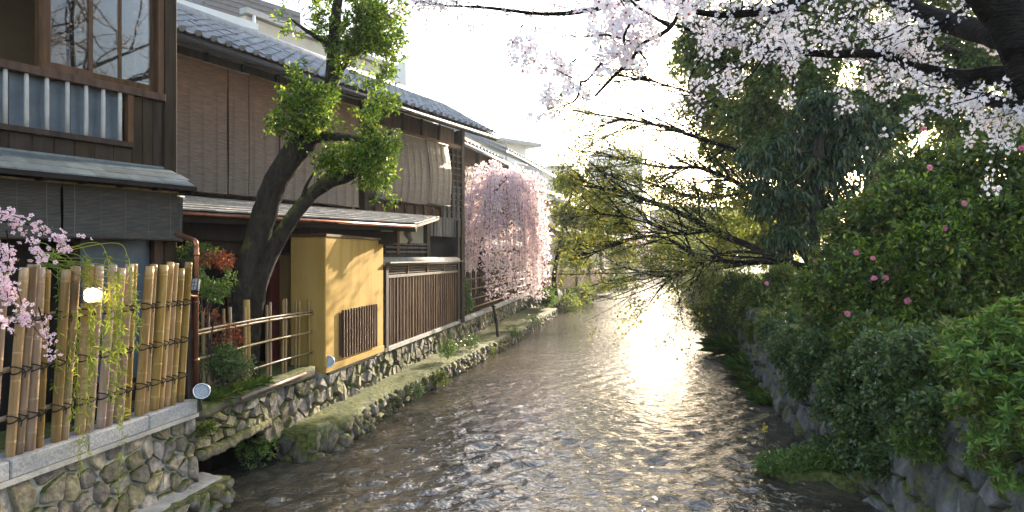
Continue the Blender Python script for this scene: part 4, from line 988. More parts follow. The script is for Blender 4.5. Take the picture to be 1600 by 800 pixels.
for (nm, lb, x0, x1, Y, top, mt) in (('grey_building', 'small grey rooftop block above the maple leaves in the distance', 858, 893, 110, 262, 'beige_clad'), ('tower_block', 'pale hazy tower block seen through bare twigs far down the river', 950, 1004, 190, 234, 'plaster_white'), ('far_building', 'low pale building closing the view at the bend of the river', 905, 1010, 160, 330, 'plaster_white'), ('far_building', 'broad pale building behind trees on the opposite bank far away', 1060, 1240, 150, 325, 'beige_clad')):
    r_, F_, L_ = block(nm, lb, x0, x1, Y, hz(top, Y), mt, 14, .3)
    zt = hz(top, Y)
    for k in range(int((zt + 2) / 3.2)):
        for q in range(max(1, int(L_ / 3))):
            w_ = MB().box(F_, .6 + q * 3, 2.4 + q * 3, 0, .08, zt - 2.6 - k * 3.2, zt - 1.1 - k * 3.2).build('window', M['metal'], r_); MB().box(F_, .75 + q * 3, 2.25 + q * 3, .08, .1, zt - 2.45 - k * 3.2, zt - 1.25 - k * 3.2).build('pane', M['frosted'], w_)
    MB().box(F_, -.2, L_ + .2, -14.2, .2, zt + .01, zt + .4).build('roof', M['metal'], r_)
# ------------------------------------------------------------ tall bamboo fence on the kerb
fen = thing('bamboo_fence', 'tall fence of paired thick bamboo poles tied with black rope on the granite kerb', 'bamboo fence', tuple(BANK.pt(YB(6.5), -.08, -1.75)))
poles = []
pr_ = random.Random(4)
for r0, ns_ in ((.046, 5), (.05, 6), (.042, 7), (.047, 5), (.044, 6)):
    nodes = []; z = pr_.uniform(.08, .2)
    while z < 1.7: nodes.append(z); z += 1.7 / ns_ * pr_.uniform(.85, 1.15)
    poles.append(data_mesh('bamboo_pole', *pole_geo(1.68, r0, nodes, 12, .09), M['bamboo'], True))
u, k, tops = YB(4.3), 0, []
TILT = .075
while u < uA1 - .17:
    j = k % 5; rr = (.046, .05, .042, .047, .044)[j] * pr_.uniform(.85, 1.05)
    s = (rr / (.046, .05, .042, .047, .044)[j],) * 2 + (pr_.uniform(.965, 1.02),)
    tx, ty = TILT + pr_.uniform(-.012, .012), pr_.uniform(-.02, .02)
    R_ = (Matrix.Rotation(BANK.ang, 4, 'Z') @ Matrix.Rotation(tx, 4, 'X').inverted() if False else Matrix.Rotation(BANK.ang, 4, 'Z') @ Matrix.Rotation(tx, 4, 'X') @ Matrix.Rotation(ty, 4, 'Y') @ Matrix.Rotation(pr_.uniform(0, 6.28), 4, 'Z'))
    o = inst('bamboo_pole', poles[j], fen, BANK.pt(u, -.05, -1.752), R_.to_euler(), s)
    tops.append((u, rr, ty)); k += 1
    u += rr * 2 + (.004 if k % 2 else pr_.choice([.03, .07, .11]))
tilt_v = lambda z: -.05 - math.sin(TILT) * (z + 1.752) * -1
for zr in (-.54, -.99, -1.42):
    v0 = tilt_v(zr) - .075
    for uu in np.arange(YB(4.3), uA1 - .3, 1.35): MB().tube([BANK.pt(uu, v0, zr), BANK.pt(min(uu + 1.38, uA1 - .02), v0, zr + .01)], .024, 8).build('rail', M['bamboo_thin'], fen, True)
    for q, (u, rr, ty) in enumerate(tops):
        uc = u + math.sin(ty) * (zr + 1.75); vc = tilt_v(zr); R1 = rr + .007; b_ = MB()
        for dz, sl_ in ((-.012, .022), (.012, -.022)):
            b_.tube([BANK.pt(uc + R1 * math.cos(t), vc + R1 * math.sin(t), zr + dz + sl_ * math.cos(t)) for t in np.linspace(0, 2 * math.pi, 11)], .007, 4, False)
        if q % 2: b_.tube([BANK.pt(uc - rr, vc + rr * .8, zr), BANK.pt(uc - rr - .006, vc + rr + .018, zr - .03), BANK.pt(uc - rr - .02, vc + rr + .02, zr - .07)], .006, 4)
        b_.build('rope_tie', M['rope'], fen)
# dark end post of the fence
MB().box(BANK, uA1 - .05, uA1 + .04, -.14, -.05, -1.75, -.02).build('end_post', M['wood_black'], fen, bevel=.006)

# ------------------------------------------------------------ low lattice fence of thin bamboo
lat = thing('bamboo_fence', 'low open lattice of thin bamboo uprights and rails beside the ochre bay', 'bamboo fence', tuple(BANK.pt(uB0 + 1.8, -.2, -1.9)))
lu0, lu1 = uA1 + .06, PXU(509) - .02
LV = -.2
thin = [data_mesh('upright', *pole_geo(1.0, 1.0, [.2, .45, .7], 8, .12), M['bamboo_thin'], True) for _ in range(1)]
for px, top, rr in ((308, -.75, .03), (341, -.73, .021), (348, -.72, .021), (371, -.69, .021), (381, -.69, .024), (403, -.7, .022), (413, -.66, .05), (436, -.72, .021), (441, -.72, .021), (459, -.7, .02), (464, -.7, .02), (479, -.72, .02), (484, -.72, .02), (500, -.72, .022), (506, -.72, .026)):
    inst('upright', thin[0], lat, BANK.pt(PXU(px), LV - (.0 if rr < .03 else .07), -1.92), (random.uniform(-.015, .015), random.uniform(-.015, .015), px), (rr, rr, top + 1.92 + random.uniform(-.03, .03)))
for z in (-.94, -.985, -1.3, -1.66):
    dv = .026 if z != -.985 else .03
    mid = [BANK.pt(lu0 + (lu1 - lu0) * t, LV + dv + .004 * math.sin(9 * t), z + .012 * math.sin(5 * t + z)) for t in np.linspace(0, 1, 16)]
    MB().tube(mid, [.017 + .0025 * (i % 3 == 0) for i in range(16)], 8).build('rail', M['bamboo_thin'], lat, True)
for px in (341, 371, 403, 436, 459, 479, 500):
    for z in (-.96, -1.3, -1.66):
        c = BANK.pt(PXU(px), LV + .012, z)
        MB().tube([c + np.array((.034 * math.cos(t) * BANK.d[0], .034 * math.cos(t) * BANK.d[1], 0)) + np.append(BANK.n, 0) * .036 * math.sin(t) + np.array((0, 0, .012 * math.cos(t))) for t in np.linspace(0, 6.28, 9)], .007, 4, False).build('rope_tie', M['rope'], lat)

# ------------------------------------------------------------ garden fence beneath the weeping cherry
gf = thing('lattice_fence', 'reddish brown lattice fence of slim uprights on the stone coping under the weeping cherry', 'fence', tuple(BANK.pt(YB(28), -.1, -1.95)))
gu0_, gu1_ = PXU(718), YB(35.5)
upm = data_mesh('upright', *tube_geo([(0, 0, 0), (0, 0, 1)], 1.0, 6), M['wood_brown'], True)
for i, u in enumerate(np.arange(gu0_, gu1_, .25)): inst('upright', upm, gf, BANK.pt(u, -.12, -1.98), (0, random.uniform(-.02, .02), 0), (.03, .03, 1.5 + random.uniform(-.06, .12)))
for z in (-.75, -1.1, -1.45, -1.75): MB().tube([BANK.pt(gu0_, -.07, z), BANK.pt((gu0_ + gu1_) / 2, -.068, z + .015), BANK.pt(gu1_, -.07, z)], .024, 6).build('rail', M['bamboo_thin'], gf, True)
# leaning screens farther along
for i, (lb, y0, y1, sk) in enumerate((('tan reed screen leaning on the bank by the cream house', 38.5, 43.0, .35), ('taller tan reed screen tilted right beside the first screen', 43.2, 47.5, .9))):
    a, c = np.array((LX(y0) - .35, y0)), np.array((LX(y1) - .35, y1)); F_ = Frame(a, c - a); L_ = float(np.linalg.norm(c - a))
    s = thing('reed_screen', lb, 'screen', (*((a + c) / 2), -2.0))
    for k in range(int(L_ / .16)):
        u = k * .16; MB().hexa([F_.pt(u, 0, -2), F_.pt(u + .15, 0, -2), F_.pt(u + .15, .04, -2), F_.pt(u, .04, -2)], [F_.pt(u + sk, -.25, -.55 - .02 * (k % 3)), F_.pt(u + .15 + sk, -.25, -.55 - .02 * (k % 3)), F_.pt(u + .15 + sk, -.21, -.55), F_.pt(u + sk, -.21, -.55)]).build('slat', M['plank'], s)
    MB().tube([F_.pt(.1, .05, -1.2), F_.pt(L_, .05, -1.2)], .03, 6).build('rail', M['wood_dark'], s)
sh = thing('grey_shed', 'small slate grey shed at the water bend past the reed screens', 'shed', (float(LX(56)) - 1.2, 56, -2.05))
F_ = Frame((LX(54) - .8, 54), (.33, .94)); MB().box(F_, 0, 2.4, -1.8, 0, -2.05, .4).build('wall', M['slate_clad'], sh); MB().hexa([F_.pt(-.2, .3, .35), F_.pt(2.6, .3, .35), F_.pt(2.6, -2, .75), F_.pt(-.2, -2, .75)], [F_.pt(-.2, .3, .45), F_.pt(2.6, .3, .45), F_.pt(2.6, -2, .85), F_.pt(-.2, -2, .85)]).build('roof', M['metal'], sh)
MB().box(F_, .5, 1.3, 0.001, .04, -2.0, -.1).build('door', M['metal'], sh)
# propping stake on the ledge
st = thing('wooden_stake', 'dark leaning prop stake standing on the ledge below the weeping cherry', 'stake', tuple(P(778, 528, 23.2)))
limb('post', [P(778, 529, 23.2), P(775, 500, 23.25), P(771, 480, 23.3), P(770, 474, 23.4)], [.05, .048, .045, .04], 'bark', st, 8)
MB().tube([P(771, 479, 23.28) + np.array((.07 * math.cos(t), .07 * math.sin(t), 0)) for t in np.linspace(0, 6.28, 10)], .02, 5, False).build('rope_tie', M['rope'], st)

# ------------------------------------------------------------ lamps and pipe
def emis(name, col, s):
    m, n, l, b, out = new_mat(name); b.inputs['Base Color'].default_value = (*col, 1); b.inputs['Emission Color'].default_value = (*col, 1); b.inputs['Emission Strength'].default_value = s; return m
M['lit'] = emis('lit warm lamp glass', (1.0, 0.66, 0.3), 3.0)
M['led'] = mk('lamp glass with grey cells', [(0.3, (0.3, 0.31, 0.34)), (0.7, (0.55, 0.56, 0.6))], (30, 30, 30), 0.2, 0.05, spec=0.8)
M['lens'] = mk('ribbed pale lamp lens', [(0.3, (0.25, 0.27, 0.29)), (0.7, (0.5, 0.52, 0.54))], (45, 45, 45), 0.25, 0.4, (80, 80, 80), spec=0.6)
M['chrome'] = mk('silvered reflector', [(0.3, (0.6, 0.62, 0.65)), (0.7, (0.8, 0.82, 0.85))], (9, 9, 9), 0.15, 0.03, metal=0.9)
# copper downpipe with elbow
pp = thing('copper_pipe', 'copper downpipe with an elbow, rising between the tall bamboo fence and the lattice', 'pipe', tuple(BANK.pt(uA1 + .12, -.06, -1.9)))
Yp = 8.55
MB().tube([P(305, 618, Yp), P(306, 400, Yp), P(306, 384, Yp)], .036, 10).build('pipe', M['copper'], pp, True)
MB().tube(curve([P(306, 388, Yp), P(305, 378, Yp), P(298, 374, Yp + .03), P(276, 366, Yp + .12)], 6), .034, 10).build('elbow', M['copper'], pp, True)
for y in (395, 470, 560): MB().tube([P(306, y, Yp), P(306, y + 5, Yp)], .043, 10).build('collar', M['copper'], pp, True)
# rectangular floodlight on the pipe
fl = thing('floodlight', 'small unlit rectangular floodlight clamped to the copper pipe', 'lamp', tuple(P(297, 447, 8.35)))
c = P(297, 447, 8.35); fx = unit(np.array((.95, -.25, .22))); fn = unit(np.array((-.1, -.85, .45))); fx = unit(fx - fn * fx.dot(fn)); fy = np.cross(fn, fx)
def obox(c, ax, ay, az_, hx, hy, hz_):
    return MB().hexa([c - ax * hx - ay * hy - az_ * hz_, c + ax * hx - ay * hy - az_ * hz_, c + ax * hx + ay * hy - az_ * hz_, c - ax * hx + ay * hy - az_ * hz_], [c - ax * hx - ay * hy + az_ * hz_, c + ax * hx - ay * hy + az_ * hz_, c + ax * hx + ay * hy + az_ * hz_, c - ax * hx + ay * hy + az_ * hz_])
obox(c, fx, fy, fn, .115, .09, .03).build('housing', M['metal_dark'], fl, bevel=.012)
gq = obox(c + fn * .031, fx, fy, fn, .1, .075, .003).build('lens', M['led'], fl)
for a in (-2, -1, 0, 1, 2): obox(c + fn * .036 + fx * a * .036, fx, fy, fn, .003, .074, .002).build('lens_bar', M['metal_dark'], gq)
for a in (-.5, .5): obox(c + fn * .036 + fy * a * .05, fx, fy, fn, .099, .003, .0025).build('lens_bar', M['metal_dark'], gq)
MB().tube([c - fn * .02 - fy * .09, c - fy * .13, c + fx * .05 - fy * .1 - fn * .1], .014, 6).build('bracket', M['copper'], fl, True)
# lit caged lamp on the bamboo fence
lm = thing('bulkhead_lamp', 'lit warm caged lamp glowing on the tall bamboo fence among willow leaves', 'lamp', tuple(P(145, 461, 6.5)))
c = P(146, 461, 6.5); dx = unit(np.array((.35, .9, .0))); dn = unit(np.array((.9, -.35, 0)))
dx, dn = np.append(BANK.d, 0), np.append(BANK.n, 0); up = np.array((0, 0, 1.0))
v = [(c + dx * a * (.085 - .03 * t) + up * b_ * (.06 - .015 * t) + dn * (t * .07 - .03)) for t in (0, 1) for a, b_ in ((-1, -.6), (-.6, -1), (.6, -1), (1, -.6), (1, .6), (.6, 1), (-.6, 1), (-1, .6))]
mesh_obj('lamp_glass', v, [tuple(range(8))[::-1], tuple(range(8, 16))] + [(i, (i + 1) % 8, 8 + (i + 1) % 8, 8 + i) for i in range(8)], M['lit'], lm, True)
obox(c - dn * .045, dx, up, dn, .1, .075, .018).build('back_plate', M['metal_dark'], lm, bevel=.01)
for a in (-.055, 0, .055): MB().tube([c + dx * a * 1.2 + up * .075 - dn * .03, c + dx * a + up * .06 + dn * .045, c + dx * a - up * .06 + dn * .045, c + dx * a * 1.2 - up * .075 - dn * .03], .005, 5).build('cage_bar', M['chrome'], lm)
MB().tube([c - dx * .1 - dn * .03, c - dx * .1 + dn * .04, c + dx * .1 + dn * .04, c + dx * .1 - dn * .03], .005, 5).build('cage_bar', M['chrome'], lm)
ll = bpy.data.lights.new('lamp_bulb', 'POINT'); ll.energy = 0.5; ll.color = (1, .62, .28); ll.shadow_soft_size = .05
lo = bpy.data.objects.new('lamp_bulb', ll); C.objects.link(lo); lo.parent = lm; lo.location = Vector(dn * .12)
# two round spotlights
def spot(label, c, R_, d):
    r = thing('spotlight', label, 'lamp', tuple(c + np.array((0, 0, -.2)))); d = unit(np.array(d, float))
    MB().tube([c, c - d * R_ * .6, c - d * R_ * 1.3], [R_, R_ * .75, R_ * .35], 16, False).build('reflector', M['chrome'], r, True)
    MB().tube([c - d * R_ * 1.0, c - d * R_ * .6, c - d * R_ * .35], [R_ * .2, R_ * .24, R_ * .12], 8).build('bulb', M['led'], r, True)
    MB().tube([c - d * .012, c - d * .018], [R_ * .95, R_ * .95], 16).build('lens', M['lens'], r)
    rim = np.cross(d, (0, 0, 1)); rim = unit(rim); r2 = np.cross(rim, d)
    MB().tube([c + (rim * math.cos(t) + r2 * math.sin(t)) * R_ for t in np.linspace(0, 2 * math.pi, 20)], R_ * .1, 6, False).build('rim', M['chrome'], r, True)
    for q_ in (.3, .62): MB().tube([c - d * .01 + (rim * math.cos(t) + r2 * math.sin(t)) * R_ * q_ for t in np.linspace(0, 2 * math.pi, 16)], R_ * .035, 5, False).build('lens_ring', M['chrome'], r, True)
    MB().tube([c - d * R_ * 1.2, c - d * R_ * 1.5 - (0, 0, R_ * .8), c - d * R_ - (0, 0, R_ * 2.2)], R_ * .22, 8).build('stem', M['metal_dark'], r, True)
spot('silver round spotlight on the planter edge beside the end of the granite kerb', P(315, 611, 8.35), .095, (.45, -.75, .5))
spot('small silver round spotlight at the lower corner of the ochre bay', P(513, 565, 12.0), .1, (.35, -.9, .3))

# ------------------------------------------------------------ the leaning tree on the left bank
YT = 10.6
t1 = thing('camellia_tree', 'leaning twin stemmed evergreen tree with dark mossy trunks and bright green leaf clumps', 'tree', tuple(P(388, 592, YT)))
px = [(366, 610, YT), (374, 520, YT), (385, 440, YT), (402, 370, YT), (425, 300, YT), (455, 245, YT), (487, 205, YT), (508, 165, YT + .1), (519, 120, YT + .1), (522, 60, YT), (530, -10, YT), (545, -90, YT)]
limb('trunk', [P(*q) for q in px], [.25, .2, .185, .18, .18, .185, .175, .13, .105, .09, .07, .05], 'bark', t1, 16, 8, .1)
px = [(390, 600, YT + .1), (394, 520, YT + .1), (405, 450, YT), (427, 390, YT), (454, 345, YT - .1), (485, 305, YT - .1), (520, 282, YT - .15), (552, 272, YT - .15), (575, 250, YT - .1)]
limb('limb', [P(*q) for q in px], [.14, .135, .12, .115, .11, .105, .1, .08, .04], 'bark', t1, 12, 8, .1)
for pth, rr in (([(490, 215, YT), (520, 213, YT - .15), (560, 217, YT - .2), (592, 225, YT - .2), (612, 205, YT - .2)], [.1, .07, .05, .04, .02]),
                ([(524, 80, YT), (500, 62, YT - .1), (475, 45, YT - .1), (455, 30, YT - .1)], [.05, .04, .03, .015]),
                ([(515, 140, YT), (545, 85, YT + .2), (570, 45, YT + .3), (590, 10, YT + .3)], [.08, .06, .045, .02]),
                ([(500, 190, YT), (480, 165, YT - .2), (468, 140, YT - .3)], [.05, .035, .015]),
                ([(470, 320, YT - .1), (478, 292, YT - .2), (490, 270, YT - .2)], [.04, .03, .015])):
    limb('limb', [P(*q) for q in pth], rr, 'bark', t1, 8, 6, .05)
def pxclumps(L_): return [(P(x, y, Y), np.array((rx / F_PX * Y, dp, rz / F_PX * Y))) for x, y, Y, rx, rz, dp in L_]
cl = pxclumps([(560, 25, YT, 72, 62, .6), (600, 70, YT, 36, 42, .45), (560, 95, YT, 42, 34, .5), (466, 32, YT - .1, 30, 22, .3), (520, -50, YT, 95, 50, .7), (585, 125, YT + .1, 22, 14, .3),
               (482, 150, YT - .35, 42, 42, .4), (520, 195, YT - .4, 16, 14, .15), (462, 200, YT - .35, 28, 30, .35), (455, 168, YT - .3, 18, 26, .25), (430, 200, YT - .3, 14, 14, .15),
               (592, 185, YT - .2, 34, 36, .35), (600, 225, YT - .2, 26, 28, .3), 
               (550, 250, YT - .25, 48, 24, .4), (582, 268, YT - .2, 34, 28, .35), (512, 262, YT - .2, 22, 20, .3), (600, 300, YT - .2, 16, 20, .2)])
p, d = sprigs(cl, 2700, 4, .45, 3.6, .45, .5)
po, ax = spray(p, d, 11, .012, .06, 0, .8, .16)
nl = len(po); leaves('crown', 'leaf_camellia', t1, po, ax, rng.uniform(.05, .085, nl), rng.uniform(.025, .04, nl))
twig_net(p, np.array([c[0] for c in cl]), .006, 7, 'twigs', 'twig', t1)

# ------------------------------------------------------------ pink weeping cherry
YC = 26.5
wc = thing('weeping_cherry', 'weeping cherry in full pink bloom trailing over the lattice fence', 'tree', tuple(P(757, 480, YC)))
limb('trunk', [P(757, 488, YC), P(752, 430, YC), P(756, 370, YC), P(768, 315, YC), P(785, 285, YC), P(797, 272, YC)], [.17, .14, .12, .11, .08, .05], 'bark_black', wc, 10)
str_, fp_, fn_ = [], [], []
for i in range(190):
    a = rng.uniform(0, 6.28); R_ = rng.uniform(.25, 1.0) ** .6 * 1.62
    top = P(788, 300, YC) + np.array((0, 0, rng.uniform(-1.5, .45)))
    e = top + np.array((math.cos(a) * R_, math.sin(a) * R_ * .9, rng.uniform(-.2, .5)))
    ln = min(rng.uniform(1.2, 4.6), e[2] + 1.55)
    pts = [top, (top + e) / 2 + (0, 0, .35), e, e + np.array((math.cos(a) * .15, math.sin(a) * .15, -ln * .4)), e + np.array((math.cos(a) * .2, math.sin(a) * .2, -ln))]
    c = curve(pts, 9); c = c + np.cumsum(rng.normal(size=c.shape) * .015, 0); str_.append((c, np.linspace(.012, .003, len(c))))
    nfl = int(36 + ln * 30); t = rng.uniform(6, len(c) - 1.01, nfl); ii = t.astype(int); q = c[ii] + (c[ii + 1] - c[ii]) * (t - ii)[:, None] + rng.normal(size=(nfl, 3)) * .06
    fp_.append(q)
tubes_mesh('branches', str_, 'bark_black', wc, 4)
fp_ = np.concatenate(fp_); fn_ = unit(rng.normal(size=fp_.shape) + np.array((.1, -.25, -.1)))
flower_cloud('blossoms', 'petal_pink', wc, fp_, fn_, rng.uniform(.032, .058, len(fp_)))
k = rng.choice(len(fp_), 900); leaves('leaves', 'leaf_bush', wc, fp_[k] + rng.normal(size=(900, 3)) * .05, unit(rng.normal(size=(900, 3))), .09, .035)

# ------------------------------------------------------------ small plants of the left bank
def bush(name, label, cat, clumps, n, k, mat, L0, W0, seed, group=None, gap=.38, ns=2.5, up=.4, stems=True, base=None, out=.8, spread=.02, droop=0, shell=.5, sw=.006, every=6):
    base = base if base is not None else clumps[0][0] - np.array((0, 0, clumps[0][1][2]))
    r = thing(name, label, cat, tuple(base), group)
    p, d = sprigs(clumps, n, seed, gap, ns, shell, up); po, ax = spray(p, d, k, spread, L0, droop, out); m_ = len(po)
    leaves('leaves', mat, r, po, ax, rng.uniform(.75, 1.25, m_) * L0, rng.uniform(.75, 1.25, m_) * W0, droop=droop * .3)
    if stems:
        cs = np.array([c[0] for c in clumps]); t = []
        for c, rr in clumps: m_ = (np.array(base) + c) / 2 + rng.normal(size=3) * .06; t.append((curve([base, m_, c], 5), np.linspace(sw * 3, sw, 11)))
        for i in range(0, len(p), every):
            a = cs[np.argmin(((cs - p[i]) ** 2).sum(1))]; t.append((np.array([a + (p[i] - a) * .2, (a + p[i]) / 2 + rng.normal(size=3) * .03, p[i]]), np.array((sw, sw * .8, sw * .4))))
        tubes_mesh('stems', t, 'twig', r, 5)
    return r
nd = bush('nandina', 'nandina shrub with orange red leaf tips beside the copper pipe', 'shrub', pxclumps([(338, 440, 9.0, 30, 26, .25), (320, 425, 9.0, 22, 22, .2), (350, 455, 9.0, 22, 18, .2)]), 420, 6, 'leaf_azalea', .055, .016, 8, base=P(332, 600, 9.1))
q = pxclumps([(335, 403, 9.0, 32, 13, .25), (350, 410, 9.0, 18, 12, .2)]); p, d = sprigs(q, 90, 9, .3, 3); po, ax = spray(p, d, 6, .02, .05, .3); leaves('red_leaves', 'leaf_red', nd, po, ax, .05, .016)
bush('nandina', 'low nandina with rusty red leaves behind the lattice rails', 'shrub', pxclumps([(345, 525, 9.3, 36, 20, .3), (325, 500, 9.3, 18, 20, .2)]), 110, 6, 'leaf_red', .05, .016, 10, base=P(340, 600, 9.4))
bush('garden_shrub', 'dark green shrub low behind the lattice fence', 'shrub', pxclumps([(350, 560, 9.2, 30, 26, .3), (372, 575, 9.4, 26, 20, .3), (330, 575, 9.1, 22, 16, .2)]), 420, 6, 'leaf_ivy', .055, .022, 11, base=P(350, 605, 9.2))
bush('garden_shrub', 'dark leafy shrub in the shade behind the nandina', 'shrub', pxclumps([(310, 400, 9.6, 30, 20, .2), (300, 520, 9.3, 20, 60, .2)]), 300, 6, 'leaf_dark', .06, .025, 12, base=P(312, 600, 9.6))
bush('garden_shrub', 'bright green shrub at the foot of the lattice bay behind the garden fence', 'shrub', pxclumps([(724, 455, 22.6, 9, 26, .3), (730, 475, 22.8, 10, 16, .3)]), 300, 7, 'leaf_azalea', .1, .04, 13, base=P(726, 505, 22.6))
for i, (lb, x0, x1, y, Y, L_, n_, mt) in enumerate((('grass tuft on the planter edge below the lattice rails', 330, 420, 594, 9.3, .16, 700, 'grass'), ('trailing weeds along the middle of the mossy ledge', 690, 800, 0, 0, .13, 0, 'grass'))):
    if not n_: continue
    q = np.stack([np.interp(rng.uniform(0, 1, n_), [0, 1], [PXU(x0), PXU(x1)]), rng.uniform(-.16, .02, n_)], 1)
    po = np.array([BANK.pt(a, b_, -1.87) for a, b_ in q]); ax = unit(rng.normal(size=(n_, 3)) * .5 + (BANK.n[0] * .3, BANK.n[1] * .3, .9))
    o = leaves('planter_grass', mt, None, po, ax, rng.uniform(.6, 1.4, n_) * L_, .012, 'stuff', droop=.2)
# weeds and ferns rooted in the wall and ledge
wl_ = [('ledge_weed', 'small weed rooted at the culvert mouth beside the lintel', 352, 640, 9.3, .12), ('ledge_weed', 'leafy weed hanging beside the kerb end', 322, 668, 8.5, .1), ('ledge_weed', 'moss and fern in the culvert shadow', 400, 705, 10.1, .3),
       ('ledge_weed', 'fern in the low corner ledge by the water', 330, 775, 8.7, .2), ('ledge_weed', 'clump of weeds spilling off the corner ledge', 300, 790, 8.1, .2), ('ledge_weed', 'weed between cobbles below the ochre bay vent', 560, 662, 12.4, .12),
       ('ledge_weed', 'green weed low on the cobble ledge below the plank fence', 650, 610, 14.4, .2), ('ledge_weed', 'bright weed on the cobble face near the middle of the ledge', 690, 592, 16.2, .25), ('ledge_weed', 'weed patch on the ledge top under the plank fence end', 700, 545, 17.6, .3), ('ledge_weed', 'tall weed on the wall near the dark end post', 735, 535, 19.8, .3),
       ('ledge_weed', 'yellow green weed where the coping begins', 760, 545, 21.5, .3), ('ledge_weed', 'weed by the prop stake', 800, 520, 24.5, .35), ('ledge_weed', 'grassy weed near the far end of the cobble ledge', 835, 500, 28.5, .4)]
for i, (nm, lb, x, y, Y, s) in enumerate(wl_): bush(nm, lb, 'weed', [(P(x, y, Y), np.array((s, s, s * .8)))], int(60 + 120 * s), 6, ('leaf_ivy', 'leaf_bush', 'leaf_azalea')[i % 3] if i not in (2, 3, 4) else 'leaf_azalea', .045 + .06 * s, .018 + .025 * s, 30 + i, 'weeds rooted in the stonework', stems=True, sw=.003, every=4)
# rushes and bushes over the far left bank
for i, (lb, x, y, Y, rx, rz, mt) in enumerate((('yellow green bush spilling over the bank just past the cobble ledge', 880, 482, 40, 26, 20, 'leaf_bush'), ('dry yellow bush on the bank below the reed screens', 905, 462, 46, 22, 16, 'leaf_bush'), ('low olive bush at the bank near the grey shed', 940, 448, 56, 18, 10, 'leaf_maple'), ('small bush at the very end of the visible bank', 968, 440, 66, 12, 7, 'leaf_bush'), ('shrub against the garden fence end', 850, 465, 35, 14, 12, 'leaf_azalea'))):
    bush('bank_bush', lb, 'bush', pxclumps([(x, y, Y, rx, rz, 1.2), (x + rx * .5, y - rz * .6, Y + 2, rx * .6, rz * .6, .9)]), 420, 7, mt, .2, .08, 50 + i, 'bushes along the far left bank', gap=.3, sw=.02)
# ------------------------------------------------------------ trailing sprays in front of the bamboo fence
ww = thing('willow', 'slender young willow sprays trailing down in front of the tall bamboo fence', 'willow', tuple(P(110, 400, 6.3)))
st_, lp_, la_ = [], [], []
base = P(60, 405, 6.4)
for i in range(23):
    x0 = rng.uniform(85, 215) if i > 5 else rng.uniform(150, 210); Y = rng.uniform(6.5, 6.62) - max(0, 110 - x0) * .006
    y0 = rng.uniform(395, 470); y1 = rng.choice([rng.uniform(520, 640), rng.uniform(620, 800)])
    if x0 < 90 or x0 > 195: y1 = rng.uniform(480, 640)
    pts = [base + rng.normal(size=3) * .04, P(x0 - 25, y0 - 22, Y), P(x0, y0, Y), P(x0 + 5, (y0 + y1) / 2, Y - .03), P(x0 + rng.uniform(-10, 12), y1, Y - .05)]
    c = curve(pts, 10); st_.append((c, np.linspace(.004, .0018, len(c))))
    n_ = int((y1 - y0) / 2.9); t = rng.uniform(18, len(c) - 1.01, n_); ii = t.astype(int); q = c[ii] + (c[ii + 1] - c[ii]) * (t - ii)[:, None]
    lp_.append(q); la_.append(unit(rng.normal(size=(n_, 3)) * .7 + (0, -.1, -.5)))
tubes_mesh('strands', st_, 'leaf_willow', ww, 4); lp_, la_ = np.concatenate(lp_), np.concatenate(la_)
leaves('leaves', 'leaf_willow', ww, lp_, la_, rng.uniform(.045, .09, len(lp_)), rng.uniform(.009, .015, len(lp_)), droop=.1)

# ------------------------------------------------------------ pink blossom spray in front of the fence
def blossom_twigs(root, paths, mat_f, R_, per, parts, seed, fl_name='blossom', sp=.03, leaf=True, r0=.006, wood='bark_black', stuff_extra=0, face=(0, -1, -.2), t0=0):
    "twigs along hand laid paths, flowers clustered on them: the first PARTS of them single pieces, the rest one mass"
    meshes = [flower_mesh('blossom', R_ * s, M[mat_f], cup=cu) for s, cu in ((1, .3), (.92, .55), (1.08, .18), (.85, .8))]
    tubes, pos = [], []
    for pts, w in paths:
        c = curve(pts, 8); tubes.append((c, np.linspace(w, w * .4, len(c))))
        ln = float(np.linalg.norm(np.diff(c, axis=0), axis=1).sum()); nclu = max(1, int(ln * per[0]))
        for k in range(nclu):
            t = rng.uniform(t0, len(c) - 1.01); i = int(t); q = c[i] + (c[i + 1] - c[i]) * (t - i)
            m_ = rng.integers(per[1], per[2] + 1); pos.append(q + rng.normal(size=(m_, 3)) * sp)
    tubes_mesh('branches', tubes, wood, root, 6)
    pos = np.concatenate(pos); nr = unit(rng.normal(size=pos.shape) + np.array(face))
    order = rng.permutation(len(pos))
    o = rng.permutation(len(pos)); o = o[np.argsort(np.linalg.norm(pos[o], axis=1), kind='stable')] if len(pos) > parts else o
    for q, v_ in zip(pos[o[:parts]], nr[o[:parts]]):
        inst(fl_name, meshes[rng.integers(4)], root, q, Vector(v_).to_track_quat('Z', 'Y').to_euler())
    if len(o) > parts: flower_cloud('blossoms', mat_f, root, pos[o[parts:]], nr[o[parts:]], rng.uniform(.85, 1.1, len(o) - parts) * R_)
    if leaf:
        n_ = len(pos) // 6; k = rng.choice(len(pos), n_); leaves('young_leaves', 'leaf_bush', root, pos[k] + rng.normal(size=(n_, 3)) * sp, unit(rng.normal(size=(n_, 3)) + (0, 0, .3)), R_ * 1.8, R_ * .7)
    return pos
YK = 5.2
pk = thing('cherry_spray', 'pale pink cherry spray drooping in front of the tall fence beneath the dark balcony roof', 'cherry branch', tuple(P(-40, 340, YK)))
pth = []
